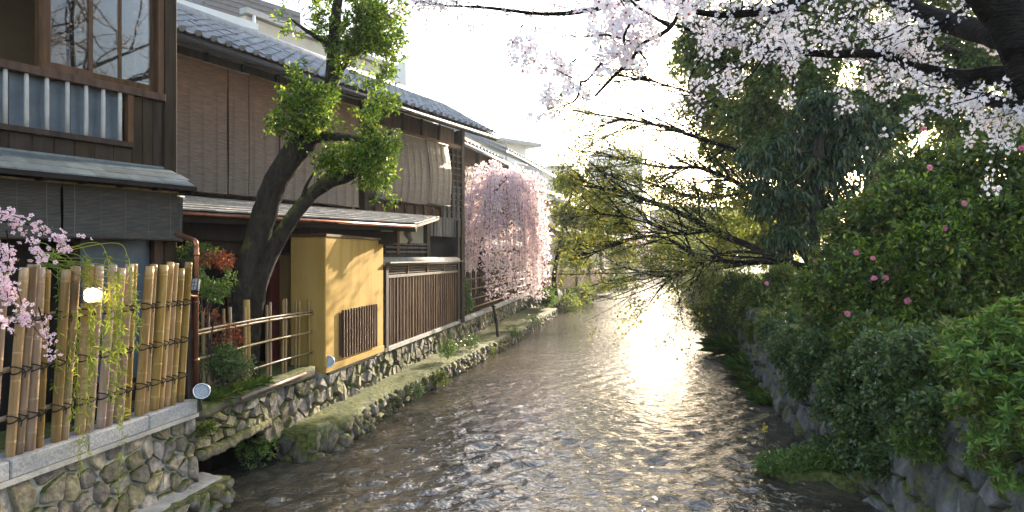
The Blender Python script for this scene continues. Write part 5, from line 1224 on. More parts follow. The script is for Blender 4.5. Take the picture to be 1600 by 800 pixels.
for pts in ([(-60, 330), (0, 345), (40, 350), (85, 370), (128, 372)], [(-60, 320), (-10, 330), (30, 340), (60, 352)], [(-60, 345), (0, 385), (20, 430), (35, 480), (42, 520)], [(-50, 400), (-5, 410), (10, 450), (15, 520)], [(30, 350), (50, 380), (70, 410)],
            [(85, 370), (100, 385), (108, 400)], [(-40, 440), (0, 440), (20, 470), (60, 520), (80, 545)], [(-30, 480), (5, 500), (25, 525)], [(10, 360), (15, 400), (5, 440)], [(60, 480), (75, 530), (85, 565)]):
    pth.append(([P(x, y, YK + rng.uniform(-.15, .15)) for x, y in pts], .006))
blossom_twigs(pk, pth, 'petal_rose', .02, (17, 3, 6), 300, 1, sp=.026, r0=.005, face=(.2, -1, 0))

# ------------------------------------------------------------ opposite bank: cherry boughs overhead
YB1 = 1.75
nb1 = thing('cherry_bough', 'cherry bough with big white blossoms hanging into the sky, nearest to the bridge', 'cherry branch', tuple(P(1100, -60, 1.9)))
pth = []
for pts, w in (([(1130, -90, 1.9), (1075, -10, 1.85), (1048, 42, 1.8), (1005, 68, YB1), (985, 95, YB1), (958, 120, YB1), (930, 150, YB1)], .0075), ([(1048, 42, 1.8), (1010, 20, 1.8), (985, 0, 1.8), (960, -30, 1.85)], .005), ([(985, 95, 1.75), (975, 60, 1.7), (985, 30, 1.7), (970, 0, 1.75)], .004),
               ([(990, 66, 1.75), (950, 55, 1.75), (905, 58, 1.72), (885, 55, 1.72), (845, 73, 1.7)], .003), ([(940, 98, 1.75), (915, 126, 1.75), (890, 120, 1.72), (868, 108, 1.72)], .003), ([(908, 128, 1.75), (900, 155, 1.75), (880, 165, 1.72), (862, 170, 1.7)], .003), ([(1000, 80, 1.7), (1010, 105, 1.7), (960, 110, 1.7)], .003)):
    pth.append(([P(*q) for q in pts], w))
meshes = [flower_mesh('blossom', .0185 * s, M['petal'], cup=cu) for s, cu in ((1, .25), (.95, .5), (1.06, .12), (.9, .75))]
tubes = [(curve(p_, 8), np.linspace(w, w * .45, len(curve(p_, 8)))) for p_, w in pth]; tubes_mesh('branches', tubes, 'bark_black', nb1, 6)
spots = [(945, 15, 34, 24, 16), (1000, 10, 40, 22, 16), (1045, -2, 26, 14, 8), (930, 60, 22, 18, 9), (970, 50, 34, 26, 18), (1000, 40, 26, 22, 10), (950, 80, 26, 18, 10), (978, 100, 22, 14, 8), (945, 110, 18, 10, 6), (830, 68, 10, 22, 7), (808, 72, 16, 22, 8), (820, 95, 16, 14, 5), (868, 92, 12, 10, 4), (880, 112, 20, 12, 7), (905, 140, 14, 14, 4), (858, 150, 18, 22, 8), (850, 175, 14, 12, 5), (885, 140, 12, 12, 4), (1020, 60, 18, 16, 6), (990, 75, 20, 16, 8), (1070, 15, 20, 14, 5), (955, 35, 26, 20, 9)]
for x, y, rx, ry, n_ in spots:
    for k in range(int(n_ * 1.15)):
        q = P(x + rng.normal() * rx * .55, y + rng.normal() * ry * .55, YB1 + rng.normal() * .05); v_ = unit(rng.normal(size=3) * .9 + np.array((-.1, -.5, -.35)))
        inst('blossom', meshes[rng.integers(4)], nb1, q, Vector(v_).to_track_quat('Z', 'Y').to_euler())
po = np.array([P(x + rng.normal() * 8, y + rng.normal() * 8, YB1) for x, y in ((815, 55), (858, 110), (872, 145), (880, 158), (935, 65), (990, 95), (905, 95), (1000, 55), (950, 5))]); leaves('young_leaves', 'leaf_azalea', nb1, po, unit(rng.normal(size=po.shape) + (0, 0, -.5)), .03, .011)

ct = thing('cherry_tree', 'old black limbed cherry in white bloom arching from the opposite bank above the shrubs', 'tree', (5.3, 5.0, -1.4))
limb('trunk', [(5.35, 4.8, -1.45), (5.0, 5.0, -.4), (4.6, 5.25, .6), (4.22, 5.4, 1.25), (4.08, 5.5, 1.7), (3.9, 5.6, 2.3), (3.75, 5.8, 3.0)], [.3, .24, .19, .16, .145, .13, .1], 'bark_black', ct, 14, 8, .12)
limbs = ([(1600, 130, 5.6), (1560, 118, 5.8), (1500, 120, 6.0), (1440, 108, 6.1), (1372, 85, 6.2), (1290, 84, 6.3), (1220, 78, 6.4), (1160, 64, 6.5), (1095, 52, 6.5), (1030, 30, 6.5)], [.11, .085, .07, .055, .045, .034, .028, .022, .016, .008]), \
        ([(1590, 60, 5.5), (1540, 50, 5.9), (1490, 38, 6.4), (1440, 20, 6.8), (1400, 0, 7.0), (1350, -30, 7.2)], [.13, .11, .1, .09, .08, .06]), \
        ([(1560, 30, 5.6), (1500, -30, 5.4), (1420, -50, 5.0), (1300, -20, 4.6), (1220, 12, 4.4), (1150, 22, 4.3), (1090, 18, 4.3), (1050, -8, 4.2)], [.1, .08, .06, .045, .032, .024, .016, .01]), \
        ([(1480, 115, 6.05), (1530, 150, 5.8), (1580, 165, 5.5), (1640, 180, 5.3)], [.05, .05, .06, .08]), \
        ([(1400, -10, 7.0), (1250, -40, 7.2), (1100, -30, 7.5), (950, 10, 7.6), (860, 22, 7.6), (760, 12, 7.6), (690, 8, 7.6), (640, 0, 7.6)], [.08, .06, .045, .03, .022, .016, .01, .006])
for a, rr in limbs: limb('limb', [P(*q) for q in a], rr, 'bark_black', ct, 9, 6, .07)
pth = []
rt = random.Random(9)
def shoots(a, n_, ln, w, dirs):
    c = curve([P(*q) for q in a], 8)
    for k in range(n_):
        i = rt.randrange(len(c) // 4, len(c)); s = c[i]; d_ = unit(np.array(rt.choice(dirs)) + rng.normal(size=3) * .45); L_ = ln * rt.uniform(.5, 1.3)
        pth.append(([s, s + d_ * L_ * .5 + rng.normal(size=3) * .04, s + d_ * L_ + rng.normal(size=3) * .08 + np.array((0, 0, -.06))], w))
shoots(limbs[0][0], 30, .62, .007, [(-.9, -.2, .25), (-.8, .2, -.3), (-.3, -.5, -.3), (.3, -.3, .4), (-.5, .1, -.6)])
shoots(limbs[1][0], 14, .7, .008, [(-.8, 0, -.3), (-.3, -.4, .3), (.4, -.4, -.3)])
shoots(limbs[2][0], 22, .5, .006, [(-.8, 0, -.15), (-.3, -.4, .25), (.2, -.4, -.3)])
shoots(limbs[4][0], 34, .55, .006, [(-.9, 0, .1), (-.6, -.4, .2), (-.7, .3, -.25)])
shoots(limbs[3][0], 14, .5, .006, [(-.6, 0, -.5), (-.3, -.4, .25), (.2, -.4, -.3)])
for pts in ([(1400, 95, 5.2), (1440, 130, 5.1), (1500, 140, 5.0), (1560, 150, 4.9)], [(1600, 115, 4.6), (1540, 148, 4.7), (1450, 175, 4.8), (1370, 215, 5.0)], [(1250, 20, 5), (1290, 55, 5), (1330, 70, 5)], [(1150, 95, 5.5), (1110, 120, 5.6), (1070, 150, 5.6), (1030, 185, 5.7)], [(1120, 60, 5.5), (1090, 100, 5.5), (1075, 135, 5.6), (1100, 160, 5.6)], [(1200, 80, 5.5), (1170, 120, 5.5), (1120, 150, 5.6), (1090, 175, 5.6)],
            [(1340, 20, 5.0), (1300, 50, 5.0), (1250, 62, 5.0), (1200, 60, 5.0)], [(1420, 40, 5.0), (1380, 60, 5.0), (1340, 62, 5.0), (1310, 75, 5.0)]): pth.append(([P(*q) for q in pts], .007))
blossom_twigs(ct, pth, 'petal', .0168, (12, 7, 15), 300, 2, sp=.04, face=(-.2, -.6, -.3))

# the tree goes on above and right of the view: its crown shows in the window panes across the river
out_ = []
for a, rr in (([(4.0, 5.4, 1.6), (5.0, 6.2, 3.2), (6.2, 7.6, 4.8), (7.2, 9.4, 6.2)], .12), ([(4.2, 5.4, 1.4), (5.6, 5.6, 2.8), (7.4, 5.9, 4.2), (9.0, 6.6, 5.6)], .1), ([(5.0, 6.2, 3.2), (5.2, 8.4, 4.4), (5.8, 10.6, 5.4), (6.6, 12.4, 6.2)], .08), ([(6.2, 7.6, 4.8), (6.0, 7.6, 6.6), (5.8, 8.2, 8.2)], .07)):
    c = curve([np.array(q) for q in a], 8); limb('limb', [np.array(q) for q in a], [rr, rr * .75, rr * .5, rr * .3], 'bark_black', ct, 8, 6, .08)
    for k in range(16):
        i = rng.integers(4, len(c)); grow(c[i], unit(rng.normal(size=3) + (.2, 0, .2)), rng.uniform(1.0, 1.9), .03, 1, out_, tips_ := [], .16, 0, (2, 4)); 
        for q, _ in tips_: pass
tubes_mesh('branches', out_, 'bark_black', ct, 4)
po = np.concatenate([t[0][1:] for t in out_]); po = np.repeat(po, 5, 0) + rng.normal(size=(len(po) * 5, 3)) * .07
flower_cloud('blossoms', 'petal', ct, po, unit(rng.normal(size=po.shape)), rng.uniform(.02, .035, len(po)))

# ------------------------------------------------------------ spreading maple arching over the river
mp_ = thing('maple_tree', 'spreading maple with dark bare limbs and fresh yellow green leaves arching over the river', 'tree', (9.6, 22.5, -1.4))
YM = 22.5
limb('trunk', [(10.6, 23, -1.5), (10.2, 22.9, -.5), P(1268, 405, YM), P(1250, 380, YM), P(1240, 330, YM), P(1225, 270, YM)], [.3, .26, .24, .2, .16, .1], 'bark_black', mp_, 12)
tubes, tips = [], []
main = ([(1290, 425, YM), (1240, 412, YM), (1180, 388, YM - .3), (1120, 362, YM - .5), (1060, 332, YM - .6), (1010, 312, YM - .5), (970, 300, YM), (925, 292, YM), (888, 286, YM + .3)], .17), \
       ([(1260, 425, YM), (1210, 410, YM + .5), (1150, 410, YM + .8), (1090, 400, YM + 1), (1040, 372, YM + 1), (990, 372, YM + 1), (940, 385, YM + .8), (895, 390, YM + .8)], .13), \
       ([(1235, 350, YM), (1190, 310, YM + .3), (1140, 280, YM + .4), (1090, 262, YM + .5), (1040, 262, YM + .5), (980, 250, YM + .5), (930, 235, YM + .5)], .12), \
       ([(1225, 280, YM), (1180, 245, YM), (1120, 225, YM - .3), (1060, 205, YM - .4), (1000, 190, YM - .5), (940, 180, YM - .5), (890, 172, YM - .5)], .11), \
       ([(1228, 300, YM), (1190, 230, YM + .3), (1140, 180, YM + .4), (1090, 150, YM + .4), (1030, 130, YM + .3), (980, 120, YM + .3)], .1), \
       ([(1200, 395, YM - .2), (1130, 395, YM - 1), (1080, 420, YM - 1.5), (1040, 432, YM - 1.6), (1000, 425, YM - 1.6)], .07), \
       ([(1115, 360, YM - .5), (1060, 365, YM - .9), (1000, 345, YM - 1), (945, 335, YM - 1), (890, 340, YM - 1)], .06), \
       ([(1165, 300, YM + .3), (1110, 310, YM), (1050, 300, YM - .2), (1000, 280, YM - .2), (950, 275, YM - .2)], .06)
for a, r0 in main:
    pts = [P(*q) for q in a]; limb('limb', pts, list(np.linspace(r0 * .8, r0 * .16, 8)), 'bark_black', mp_, 8, 6, .08)
    c = curve(pts, 8)
    for k in range(27):
        i = rng.integers(len(c) // 6, len(c)); d_ = unit(c[min(i + 1, len(c) - 1)] - c[max(i - 1, 0)])
        grow(c[i], unit(d_ + unit(rng.normal(size=3) * (1, 1, .55)) * .75), rng.uniform(1.2, 2.6), r0 * .24 * (1 - .5 * i / len(c)) + .01, 2, tubes, tips, .14, .01, (2, 4), .6, .7, .5, 6, (-.3, 0, 0))
lim = lambda q: 800 + F_PX * q[0] / q[1] > 868
tubes = [t for t in tubes if lim(t[0][-1])]; tips = [t for t in tips if lim(t[0])]
tubes_mesh('branches', tubes, 'bark_black', mp_, 5)
tp = np.array([t[0] for t in tips]); td = np.array([t[1] for t in tips])
keep = lump(tp, 3, .8) + rng.normal(size=len(tp)) * .1 - np.clip((tp[:, 2] - 2.5) * .06, 0, .3) > .50; tp, td = tp[keep], td[keep]
po, ax = spray(tp, td, 4, .13, .1, .1, 1.0); n_ = len(po); print('maple leaves', n_)
leaves('crown', 'leaf_maple', mp_, po, ax, rng.uniform(.06, .13, n_), rng.uniform(.045, .09, n_))
# leafy boughs on the left end
q = pxclumps([(930, 320, YM, 40, 24, 1.2), (935, 370, YM, 45, 22, 1.2), (975, 345, YM, 40, 30, 1.2), (1010, 395, YM, 40, 24, 1.0), (1090, 430, YM - 1, 50, 20, 1.0), (990, 270, YM, 40, 30, 1.2), (1120, 330, YM, 60, 50, 1.5)])
p, d = sprigs(q, 650, 14, .45, 1.6, .6, .1); po, ax = spray(p, d * (1, 1, .3), 7, .07, .1, .1, 1.0); n_ = len(po)
leaves('crown', 'leaf_maple', mp_, po, ax, rng.uniform(.06, .12, n_), rng.uniform(.045, .08, n_))

YV = 37.5
vm = thing('maple_tree', 'small leafy green maple on the left bank just past the weeping cherry', 'tree', (*P(868, 402, YV)[:2], -2.0))
limb('trunk', [np.append(P(868, 402, YV)[:2], -2.1), P(866, 430, YV), P(874, 385, YV), P(885, 330, YV), P(895, 295, YV)], [.16, .13, .11, .08, .04], 'bark_black', vm, 8)
q = pxclumps([(892, 288, YV, 30, 22, 1.1), (930, 305, YV, 44, 20, 1.3), (882, 335, YV, 22, 22, 1.0), (915, 340, YV, 46, 20, 1.3), (888, 385, YV, 26, 20, 1.1), (930, 378, YV, 46, 18, 1.3), (965, 350, YV, 30, 22, 1.2), (905, 408, YV, 30, 12, 1.0), (970, 392, YV, 34, 14, 1.0)])
for c, rr in q: limb('limb', [P(880, 350, YV), (P(885, 340, YV) + c) / 2, c + (rr[0] * .6, 0, 0)], [.07, .045, .015], 'bark_black', vm, 6, 5)
p, d = sprigs(q, 2600, 141, .33, 1.3, .6, .1); po, ax = spray(p, d * (1, 1, .3), 7, .08, .1, .1, 1.0); n_ = len(po)
leaves('crown', 'leaf_maple', vm, po, ax, rng.uniform(.09, .17, n_), rng.uniform(.07, .11, n_))

# ------------------------------------------------------------ evergreens of the opposite bank
def tree(name, label, base, trunk, radii, clumps, n, k, mat, L0, W0, seed, gap=.4, ns=1.4, droop=0.0, up=.3, out=.8, spread=.05, shell=.5, bark='bark', group=None, every=8, sw=.02, limbs_=True):
    r = thing(name, label, 'tree', tuple(base), group)
    limb('trunk', trunk, radii, bark, r, 10)
    if limbs_:
        for c, rr in clumps[:14]:
            a = trunk[-1 - (hash((round(c[0] * 7), round(c[2] * 7))) % 2)]; limb('limb', [a, (np.array(a) + c) / 2 + rng.normal(size=3) * .15, c], [radii[-1] * .8, radii[-1] * .5, sw], bark, r, 6, 5)
    p, d = sprigs(clumps, n, seed, gap, ns, shell, up); po, ax = spray(p, d, k, spread, L0, droop, out); m_ = len(po)
    leaves('crown', mat, r, po, ax, rng.uniform(.75, 1.25, m_) * L0, rng.uniform(.75, 1.25, m_) * W0, droop=droop * .3)
    twig_net(p, np.array([c[0] for c in clumps]), sw * .4, every, 'twigs', 'twig', r)
    return r
Y5 = 21
tree('evergreen_tree', 'tall dark evergreen with two straight trunks behind the shrubs, sky glinting through its leaves', (*P(1365, 402, Y5)[:2], -1.4), [np.append(P(1365, 402, Y5)[:2], -1.5), P(1363, 300, Y5), P(1365, 150, Y5), P(1362, 40, Y5)], [.24, .21, .19, .14],
     pxclumps([(1350, 190, Y5, 90, 70, 1.4), (1260, 130, Y5, 90, 60, 1.4), (1180, 150, Y5 + 1, 70, 60, 1.3), (1440, 170, Y5, 90, 70, 1.4), (1540, 200, Y5, 90, 70, 1.4), (1330, 80, Y5, 90, 50, 1.3), (1230, 60, Y5, 80, 50, 1.2), (1130, 90, Y5 + 1, 60, 50, 1.2), (1430, 70, Y5 + 1, 90, 50, 1.2), (1540, 90, Y5, 90, 60, 1.2), (1300, 0, Y5, 150, 40, 1.2), (1150, 30, Y5, 90, 40, 1.2), (1480, 0, Y5, 150, 50, 1.2), (1640, 150, Y5, 80, 140, 1.3), (1280, 230, Y5, 60, 50, 1.2), (1200, 220, Y5 + 1, 50, 50, 1.2), (1090, 60, Y5 + 1, 40, 40, 1)]),
     10500, 7, 'leaf_dark', .17, .08, 61, gap=.39, ns=1.5, droop=.4, spread=.07)
limb('trunk', [np.append(P(1385, 402, Y5)[:2], -1.5), P(1383, 300, Y5), P(1386, 150, Y5), P(1388, 50, Y5)], [.24, .2, .18, .13], 'bark', [o for o in C.objects if o.name == 'evergreen_tree'][0], 10)
Y4 = 15.5
tree('drooping_tree', 'tree with hanging blue green leaves standing between the maple and the camellia hedge', (*P(1275, 402, Y4)[:2], -1.4), [np.append(P(1275, 402, Y4)[:2], -1.5), P(1272, 330, Y4), P(1280, 230, Y4), P(1285, 160, Y4)], [.16, .13, .1, .06],
     pxclumps([(1240, 240, Y4, 60, 46, .9), (1210, 300, Y4, 50, 44, .8), (1250, 330, Y4, 56, 44, .8), (1300, 270, Y4, 56, 60, .9), (1190, 240, Y4, 36, 36, .7), (1330, 200, Y4, 60, 50, .8), (1230, 370, Y4 - .3, 44, 24, .7), (1280, 180, Y4, 50, 40, .8)]), 1250, 7, 'leaf_teal', .17, .055, 62, gap=.5, ns=1.6, droop=1.0, up=-.3, spread=.05)
Y6 = 27
tree('evergreen_tree', 'broad evergreen behind the maple limbs with warm light in its thin crown', (*P(1230, 402, Y6)[:2], -1.4), [np.append(P(1230, 402, Y6)[:2], -1.5), P(1228, 300, Y6), P(1225, 170, Y6)], [.25, .2, .12],
     pxclumps([(1180, 210, Y6, 70, 60, 1.6), (1130, 150, Y6, 60, 60, 1.5), (1240, 230, Y6, 70, 60, 1.6), (1090, 100, Y6, 50, 50, 1.3), (1160, 300, Y6, 60, 50, 1.4), (1250, 320, Y6, 60, 60, 1.4), (1200, 380, Y6, 70, 40, 1.4), (1140, 230, Y6 + 2, 50, 50, 1.4), (1150, 380, Y6 + 3, 50, 40, 1.4), (1210, 140, Y6, 60, 50, 1.4), (1100, 160, Y6 + 1, 40, 50, 1.2)]), 5200, 7, 'leaf_maple', .17, .09, 63, gap=.44, ns=1.0)
# camellia hedge with pink flowers
Y3 = 10.5
ca = bush('camellia_shrub', 'big glossy camellia hedge dotted with pink flowers on top of the opposite wall', 'shrub',
     pxclumps([(1360, 440, Y3, 80, 70, .7), (1290, 460, Y3 + 1, 50, 60, .6), (1450, 420, Y3 - .5, 90, 80, .7), (1530, 380, Y3 - .5, 80, 90, .7), (1420, 330, Y3, 80, 60, .7), (1340, 360, Y3 + .4, 60, 50, .6), (1500, 280, Y3, 90, 60, .7), (1590, 330, Y3 - .5, 60, 120, .7), (1390, 510, Y3 - .3, 80, 50, .6), (1480, 500, Y3 - .8, 90, 60, .6), (1310, 410, Y3 + .8, 40, 40, .5), (1580, 240, Y3, 70, 60, .6), (1430, 270, Y3 + .4, 60, 40, .6), (1600, 450, Y3 - 1, 60, 70, .6), (1400, 545, 8.7, 60, 36, .5), (1470, 535, 7.9, 60, 36, .5), (1350, 530, 9.5, 50, 36, .5), (1300, 515, 11, 44, 36, .5)]),
     9500, 6, 'leaf_dark', .1, .05, 64, gap=.36, ns=2.0, base=P(1430, 600, Y3), sw=.014, every=9, spread=.03)
p, d = sprigs([(c - np.array((0, .35, -.05)), r * .95) for c, r in pxclumps([(1360, 430, Y3, 80, 66, .6), (1290, 450, Y3 + 1, 50, 56, .6), (1450, 400, Y3 - .5, 90, 80, .6), (1420, 330, Y3, 80, 60, .6), (1530, 380, Y3 - .5, 80, 90, .6), (1390, 500, Y3 - .3, 80, 50, .6)])], 1500, 65, .4, 2.2, .3, .5)
po, ax = spray(p, d, 6, .03, .09, 0, .8); n_ = len(po); leaves('leaves', 'leaf_camellia', ca, po, ax, rng.uniform(.07, .11, n_), rng.uniform(.032, .05, n_))
cm = []
for cup in (.5, .8):
    v, f = [], []
    for ring, (R0, hgt, n_) in enumerate(((1.0, .2, 6), (.75, .5, 6), (.45, .7, 5))):
        for k in range(n_):
            a = k * 6.283 / n_ + ring * .5; b_ = len(v); ca_, sa = math.cos(a), math.sin(a)
            for x, y, z in ((.1, 0, 0), (.6, .42, hgt * .5), (1.0, .25, hgt * cup + .1), (1.02, -.25, hgt * cup + .1), (.6, -.42, hgt * .5)): v.append(((x * ca_ - y * sa) * R0 * .04, (x * sa + y * ca_) * R0 * .04, z * .05 + ring * .008))
            f.append(tuple(range(b_, b_ + 5)))
    cm.append(data_mesh('flower', v, f, M['petal_camellia']))
for x, y in ((1506, 318), (1475, 357), (1482, 388), (1452, 403), (1366, 436), (1273, 410), (1197, 444), (1383, 436), (1490, 445), (1263, 491), (1323, 491), (1443, 202), (1452, 262), (1562, 384), (1337, 395), (1364, 404), (1583, 411), (1595, 232), (1540, 470), (1418, 470)):
    inst('flower', cm[x % 2], ca, P(x, y, (Y3 - .95) if x > 1300 else 11.2), Vector(unit(np.array((-.2, -.9, .35)) + rng.normal(size=3) * .3)).to_track_quat('Z', 'Y').to_euler(), .9 + .4 * rng.random())
# ivy curtain on the wall
bush('ivy_curtain', 'curtain of blue green creeper spilling over the opposite wall to the water', 'creeper', pxclumps([(1290, 560, 10.5, 50, 44, .4), (1330, 600, 9.25, 50, 46, .35), (1350, 660, 8.75, 44, 44, .3), (1380, 560, 8.2, 60, 40, .4), (1300, 640, 10.0, 30, 40, .3), (1370, 720, 8.35, 26, 30, .2), (1400, 620, 7.8, 44, 40, .35), (1250, 540, 12.0, 40, 30, .4), (1340, 700, 8.95, 34, 34, .3), (1250, 590, 11.9, 26, 34, .3), (1225, 545, 12.8, 26, 30, .3), (1430, 560, 7.5, 50, 40, .4), (1290, 690, 10.0, 18, 24, .2), (1210, 520, 13.6, 24, 22, .4), (1450, 640, 7.0, 30, 34, .25), (1405, 680, 7.6, 22, 24, .2)]), 6800, 6, 'leaf_ivy', .062, .042, 66, gap=.31, ns=3.0, base=P(1400, 560, 10.2), sw=.008, spread=.03, up=.1)
# small green shoots on the near wall
bush('wall_shrub', 'fresh green shrub hanging down the shaded boulders left of the azalea', 'shrub', pxclumps([(1440, 620, 7.4, 30, 40, .25), (1425, 690, 7.2, 26, 30, .2), (1470, 580, 7.4, 36, 40, .3), (1460, 700, 7.0, 18, 22, .2)]), 520, 7, 'leaf_azalea', .075, .02, 67, gap=.36, ns=3, base=P(1450, 560, 7.6))
# azalea: whorls of long leaves, each whorl its own piece
Ya = 5.9
azl = thing('azalea', 'bright light green azalea with whorled leaves overhanging the boulder wall', 'shrub', tuple(P(1560, 640, Ya)))
wm = []
for q in range(4):
    pz, dz = np.zeros((11, 3)), []
    for k in range(11):
        a = k * 2.4 + q; t = .25 + .6 * k / 11; dz.append((math.cos(a) * (1.1 - t * .5), math.sin(a) * (1.1 - t * .5), t))
    v, f = leaf_geo(pz, unit(np.array(dz)), rng.uniform(.075, .105, 11), .03, .15, .12); wm.append(data_mesh('leaf_whorl', v, f, M['leaf_azalea']))
azc = pxclumps([(1555, 560, Ya, 75, 60, .45), (1590, 630, Ya - .3, 70, 70, .4), (1545, 640, Ya - .2, 60, 60, .4), (1570, 710, Ya - .4, 60, 44, .35), (1510, 555, Ya + .3, 46, 50, .4), (1620, 560, Ya - .3, 60, 80, .4), (1600, 500, Ya, 60, 40, .4), (1530, 510, Ya + .4, 50, 30, .4), (1580, 740, Ya - .4, 40, 20, .25)])
p, d = sprigs(azc, 300, 70, .25, 2.0, .25, .5)
d = unit(d + np.array((-.25, -.5, .4)))
for q, v_ in zip(p - np.array((.0, .12, 0)), d): inst('leaf_whorl', wm[rng.integers(4)], azl, q, Vector(v_).to_track_quat('Z', 'Y').to_euler(), rng.uniform(.8, 1.25))
p, d = sprigs([(c - (0, -.12, 0), r * .8) for c, r in azc], 500, 71, .2, 2.0, .6, .5); po, ax = spray(p, d, 8, .01, .07, 0, .8); n_ = len(po)
leaves('leaves', 'leaf_bush', azl, po, ax, rng.uniform(.06, .085, n_), .022); twig_net(p, np.array([c[0] for c in azc]), .006, 5, 'twigs', 'twig', azl)
# more of the bank: shrubs toward the bend
bush('bank_shrub', 'yellow green leafy bush on the opposite bank just below the low maple limb', 'shrub', pxclumps([(1200, 470, 19.5, 42, 34, .9), (1230, 440, 19.5, 36, 26, .8), (1170, 490, 20, 26, 22, .6), (1240, 480, 18.5, 30, 30, .7), (1205, 515, 15.6, 20, 26, .4), (1185, 520, 17.6, 18, 24, .4)]), 3200, 7, 'leaf_bush', .11, .05, 72, base=P(1225, 520, 19.5), gap=.36, ns=1.6, spread=.05, sw=.014)
bush('bank_shrub', 'dark twiggy shrub leaning from the opposite wall low over the water', 'shrub', pxclumps([(1130, 470, 24, 40, 26, .9), (1110, 500, 23.5, 28, 20, .7), (1150, 505, 23, 34, 22, .7), (1100, 450, 24.5, 34, 24, .7), (1150, 450, 24, 40, 26, .8), (1110, 475, 23.6, 34, 22, .7)]), 2900, 6, 'leaf_dark', .13, .05, 73, base=P(1165, 500, 23.8), gap=.42, ns=1.4, spread=.06, sw=.016, every=3)
bush('bank_shrub', 'low green shrub between the camellia hedge and the yellow green bush', 'shrub', pxclumps([(1270, 500, 15, 40, 36, .7), (1250, 520, 14.5, 34, 26, .6), (1285, 450, 15.5, 36, 36, .7)]), 2200, 6, 'leaf_ivy', .09, .05, 74, base=P(1275, 545, 15), gap=.3, ns=2)
# tufts standing in the edge of the water
def tuft(label, x, y, Y, rx, n_, L_, mat='grass'):
    c = P(x, y, Y); r = thing('grass_tuft', label, 'grass tuft', tuple(c), 'grass tufts at the foot of the opposite wall'); w = rx / F_PX * Y
    a = rng.uniform(0, 6.28, n_); q = rng.uniform(0, 1, n_) ** .5 * w; po = c + np.stack([q * np.cos(a), q * np.sin(a) * 1.5, np.zeros(n_)], 1)
    ax = unit(np.stack([np.cos(a) * .45 - .1, np.sin(a) * .45 - .1, np.full(n_, .9)], 1) + rng.normal(size=(n_, 3)) * .25); leaves('blades', mat, r, po, ax, rng.uniform(.6, 1.3, n_) * L_, .022, 'stuff', droop=.3)
    MB().tube([c + (0, 0, -.25), c + (0, 0, .02)], [w * .9, w * .6], 9).build('root_mound', M['soil'], r, True)
tuft('long green grass tuft below the dark twiggy shrub', 1158, 552, 21.3, 28, 1100, .85); tuft('grass tuft leaning over the water, second in the row along the wall', 1185, 585, 17.8, 24, 900, .7); tuft('yellowish tuft below the second grass tuft', 1197, 608, 16.2, 20, 800, .5); tuft('low dense green tuft nearest on the wall foot', 1207, 628, 14.8, 22, 900, .35)
isl = thing('water_weed_bed', 'low bed of leafy green weed on a gravel bar in the shallows by the wall', 'weed bed', tuple(P(1240, 740, 9.9)))
gv = [P(1190, 738, 9.9), P(1230, 752, 9.5), P(1290, 745, 9.6), P(1345, 765, 9.0), P(1360, 720, 9.9), P(1280, 712, 10.5), P(1210, 715, 10.5)]
gv = [np.array((q[0], q[1], WATER)) for q in gv]; cq = sum(gv) / 7
mesh_obj('gravel_bar', [q - (0, 0, .15) for q in gv] + [cq + (q - cq) * .8 + (0, 0, .05) for q in gv] + [cq + (0, 0, .09)], [(i, (i + 1) % 7, 7 + (i + 1) % 7, 7 + i) for i in range(7)] + [(7 + i, 7 + (i + 1) % 7, 14) for i in range(7)], M['mortar_dark'], isl, True)
p, d = sprigs(pxclumps([(1230, 722, 9.9, 50, 16, .4), (1270, 712, 10, 36, 18, .35), (1200, 730, 9.8, 22, 9, .2), (1310, 722, 9.7, 26, 18, .25)]), 900, 75, .25, 3, .6, .6); po, ax = spray(p, d, 6, .02, .05, 0, .8); leaves('leaves', 'leaf_azalea', isl, po, ax, .055, .024)
fl_ = thing('yellow_flower', 'single yellow flower on a thin stalk above the water weed', 'flower', tuple(P(1195, 725, 10.1)))
limb('stalk', [P(1195, 728, 10.1), P(1197, 700, 10.1), P(1194, 672, 10.1)], [.008, .006, .004], 'leaf_bush', fl_, 5); p = P(1194, 670, 10.1); flower_cloud('bloom', 'yellow', fl_, p + rng.normal(size=(14, 3)) * .025, unit(rng.normal(size=(14, 3))), .02, kind=None)
leaves('leaves', 'leaf_bush', fl_, np.array([P(1196, 712, 10.1), P(1196, 700, 10.1), P(1195, 690, 10.1)] * 2), unit(rng.normal(size=(6, 3)) * (1, 1, .3)), .08, .02)

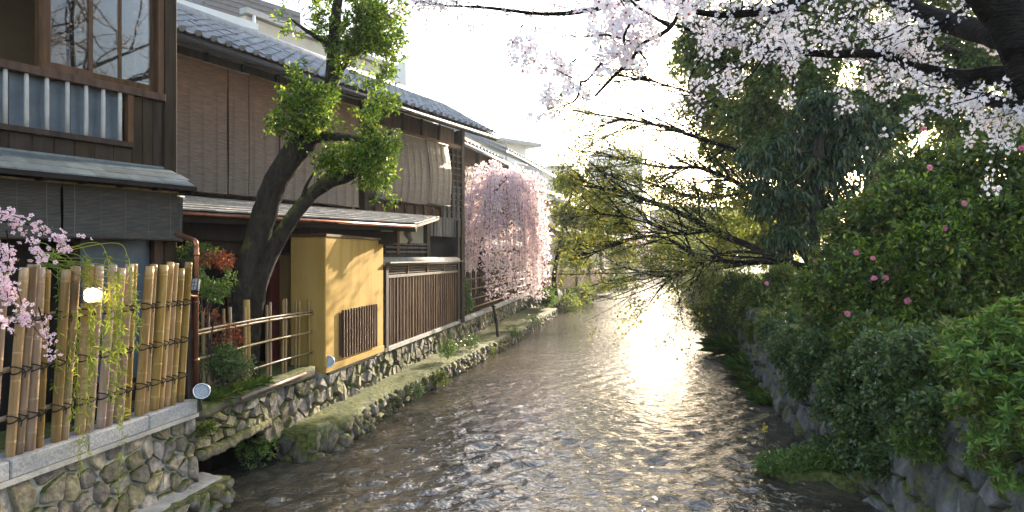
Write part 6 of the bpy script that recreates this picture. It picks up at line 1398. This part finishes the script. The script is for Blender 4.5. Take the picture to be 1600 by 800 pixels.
# ------------------------------------------------------------ far end of the river
far = [('blossoming_tree', 'hazy pale pink cherry at the far bend, left side', 935, 395, 85, 40, 22, 'petal_pink'), ('blossoming_tree', 'distant pale cherry closing the river bend', 1010, 400, 125, 50, 24, 'petal_pink'), ('far_tree', 'distant green tree behind the river bend', 1060, 375, 110, 44, 50, 'leaf_maple'), ('far_tree', 'distant tree on the opposite bank behind the maple limbs', 1120, 370, 70, 50, 55, 'leaf_bush'), ('far_tree', 'distant tree right of the maple trunk', 1210, 370, 55, 60, 50, 'leaf_maple'),
       ('far_tree', 'far dark tree behind the camellia hedge', 1330, 380, 40, 80, 70, 'leaf_dark'), ('far_tree', 'far tree in the gap of the right hand hedge', 1470, 370, 34, 110, 90, 'leaf_dark'), ('far_tree', 'far tree beyond the azalea', 1620, 370, 30, 90, 110, 'leaf_dark'), ('far_tree', 'leafy tree on the opposite bank beyond the dark twiggy shrub', 1115, 395, 42, 50, 36, 'leaf_bush'), ('far_tree', 'second leafy tree beyond the dark twiggy shrub, farther upstream', 1075, 400, 58, 34, 30, 'leaf_maple'), ('far_tree', 'distant bush tree above the grey shed', 965, 405, 75, 26, 20, 'leaf_maple')]
for i, (nm, lb, x, y, Y, rx, rz, mt) in enumerate(far):
    b_ = np.append(P(x, 402, Y)[:2], -2.0); s = Y / F_PX
    cs = pxclumps([(x, y, Y, rx, rz, rx * s * .7)] + [(x + rng.normal() * rx * .7, y + rng.normal() * rz * .5, Y + rng.normal() * rx * s * .4, rx * .5, rz * .55, rx * s * .4) for _ in range(6)])
    L0 = .0042 * Y
    tree(nm, lb, b_, [b_, b_ + (0, 0, 1.2), P(x, y + rz * .4, Y)], [.28, .24, .14], cs, 900, 7, mt, L0, L0 * .55, 80 + i, gap=.34, ns=.7, spread=.004 * Y, sw=.03)

# the ground under the right-hand shrubs: dark low growth
n_ = 9000; yy = rng.uniform(6, 40, n_); po = np.stack([RX(yy) + rng.uniform(.2, 9, n_), yy, np.full(n_, -1.4) + rng.uniform(0, .5, n_)], 1); ax = unit(rng.normal(size=(n_, 3)) + (0, 0, .6))
leaves('undergrowth', 'leaf_dark', None, po, ax, rng.uniform(.1, .22, n_), rng.uniform(.05, .1, n_))

# ------------------------------------------------------------ spring haze between the banks
hzm = bpy.data.materials.new('pale air'); hzm.use_nodes = True; n_ = hzm.node_tree.nodes; n_.remove(n_['Principled BSDF'])
vol = n_.new('ShaderNodeVolumePrincipled'); vol.inputs['Color'].default_value = (.95, .96, 1, 1); vol.inputs['Density'].default_value = .0009; vol.inputs['Anisotropy'].default_value = .35
hzm.node_tree.links.new(vol.outputs[0], n_['Material Output'].inputs['Volume'])
x0, x1, y0, y1, z0, z1 = -905, 905, -205, 1505, -5.0, 46.0
hz_o = mesh_obj('haze', [(x, y, z) for z in (z0, z1) for y in (y0, y1) for x in (x0, x1)], [(0, 2, 3, 1), (4, 5, 7, 6), (0, 1, 5, 4), (2, 6, 7, 3), (0, 4, 6, 2), (1, 3, 7, 5)], hzm)
hz_o['kind'] = 'stuff'
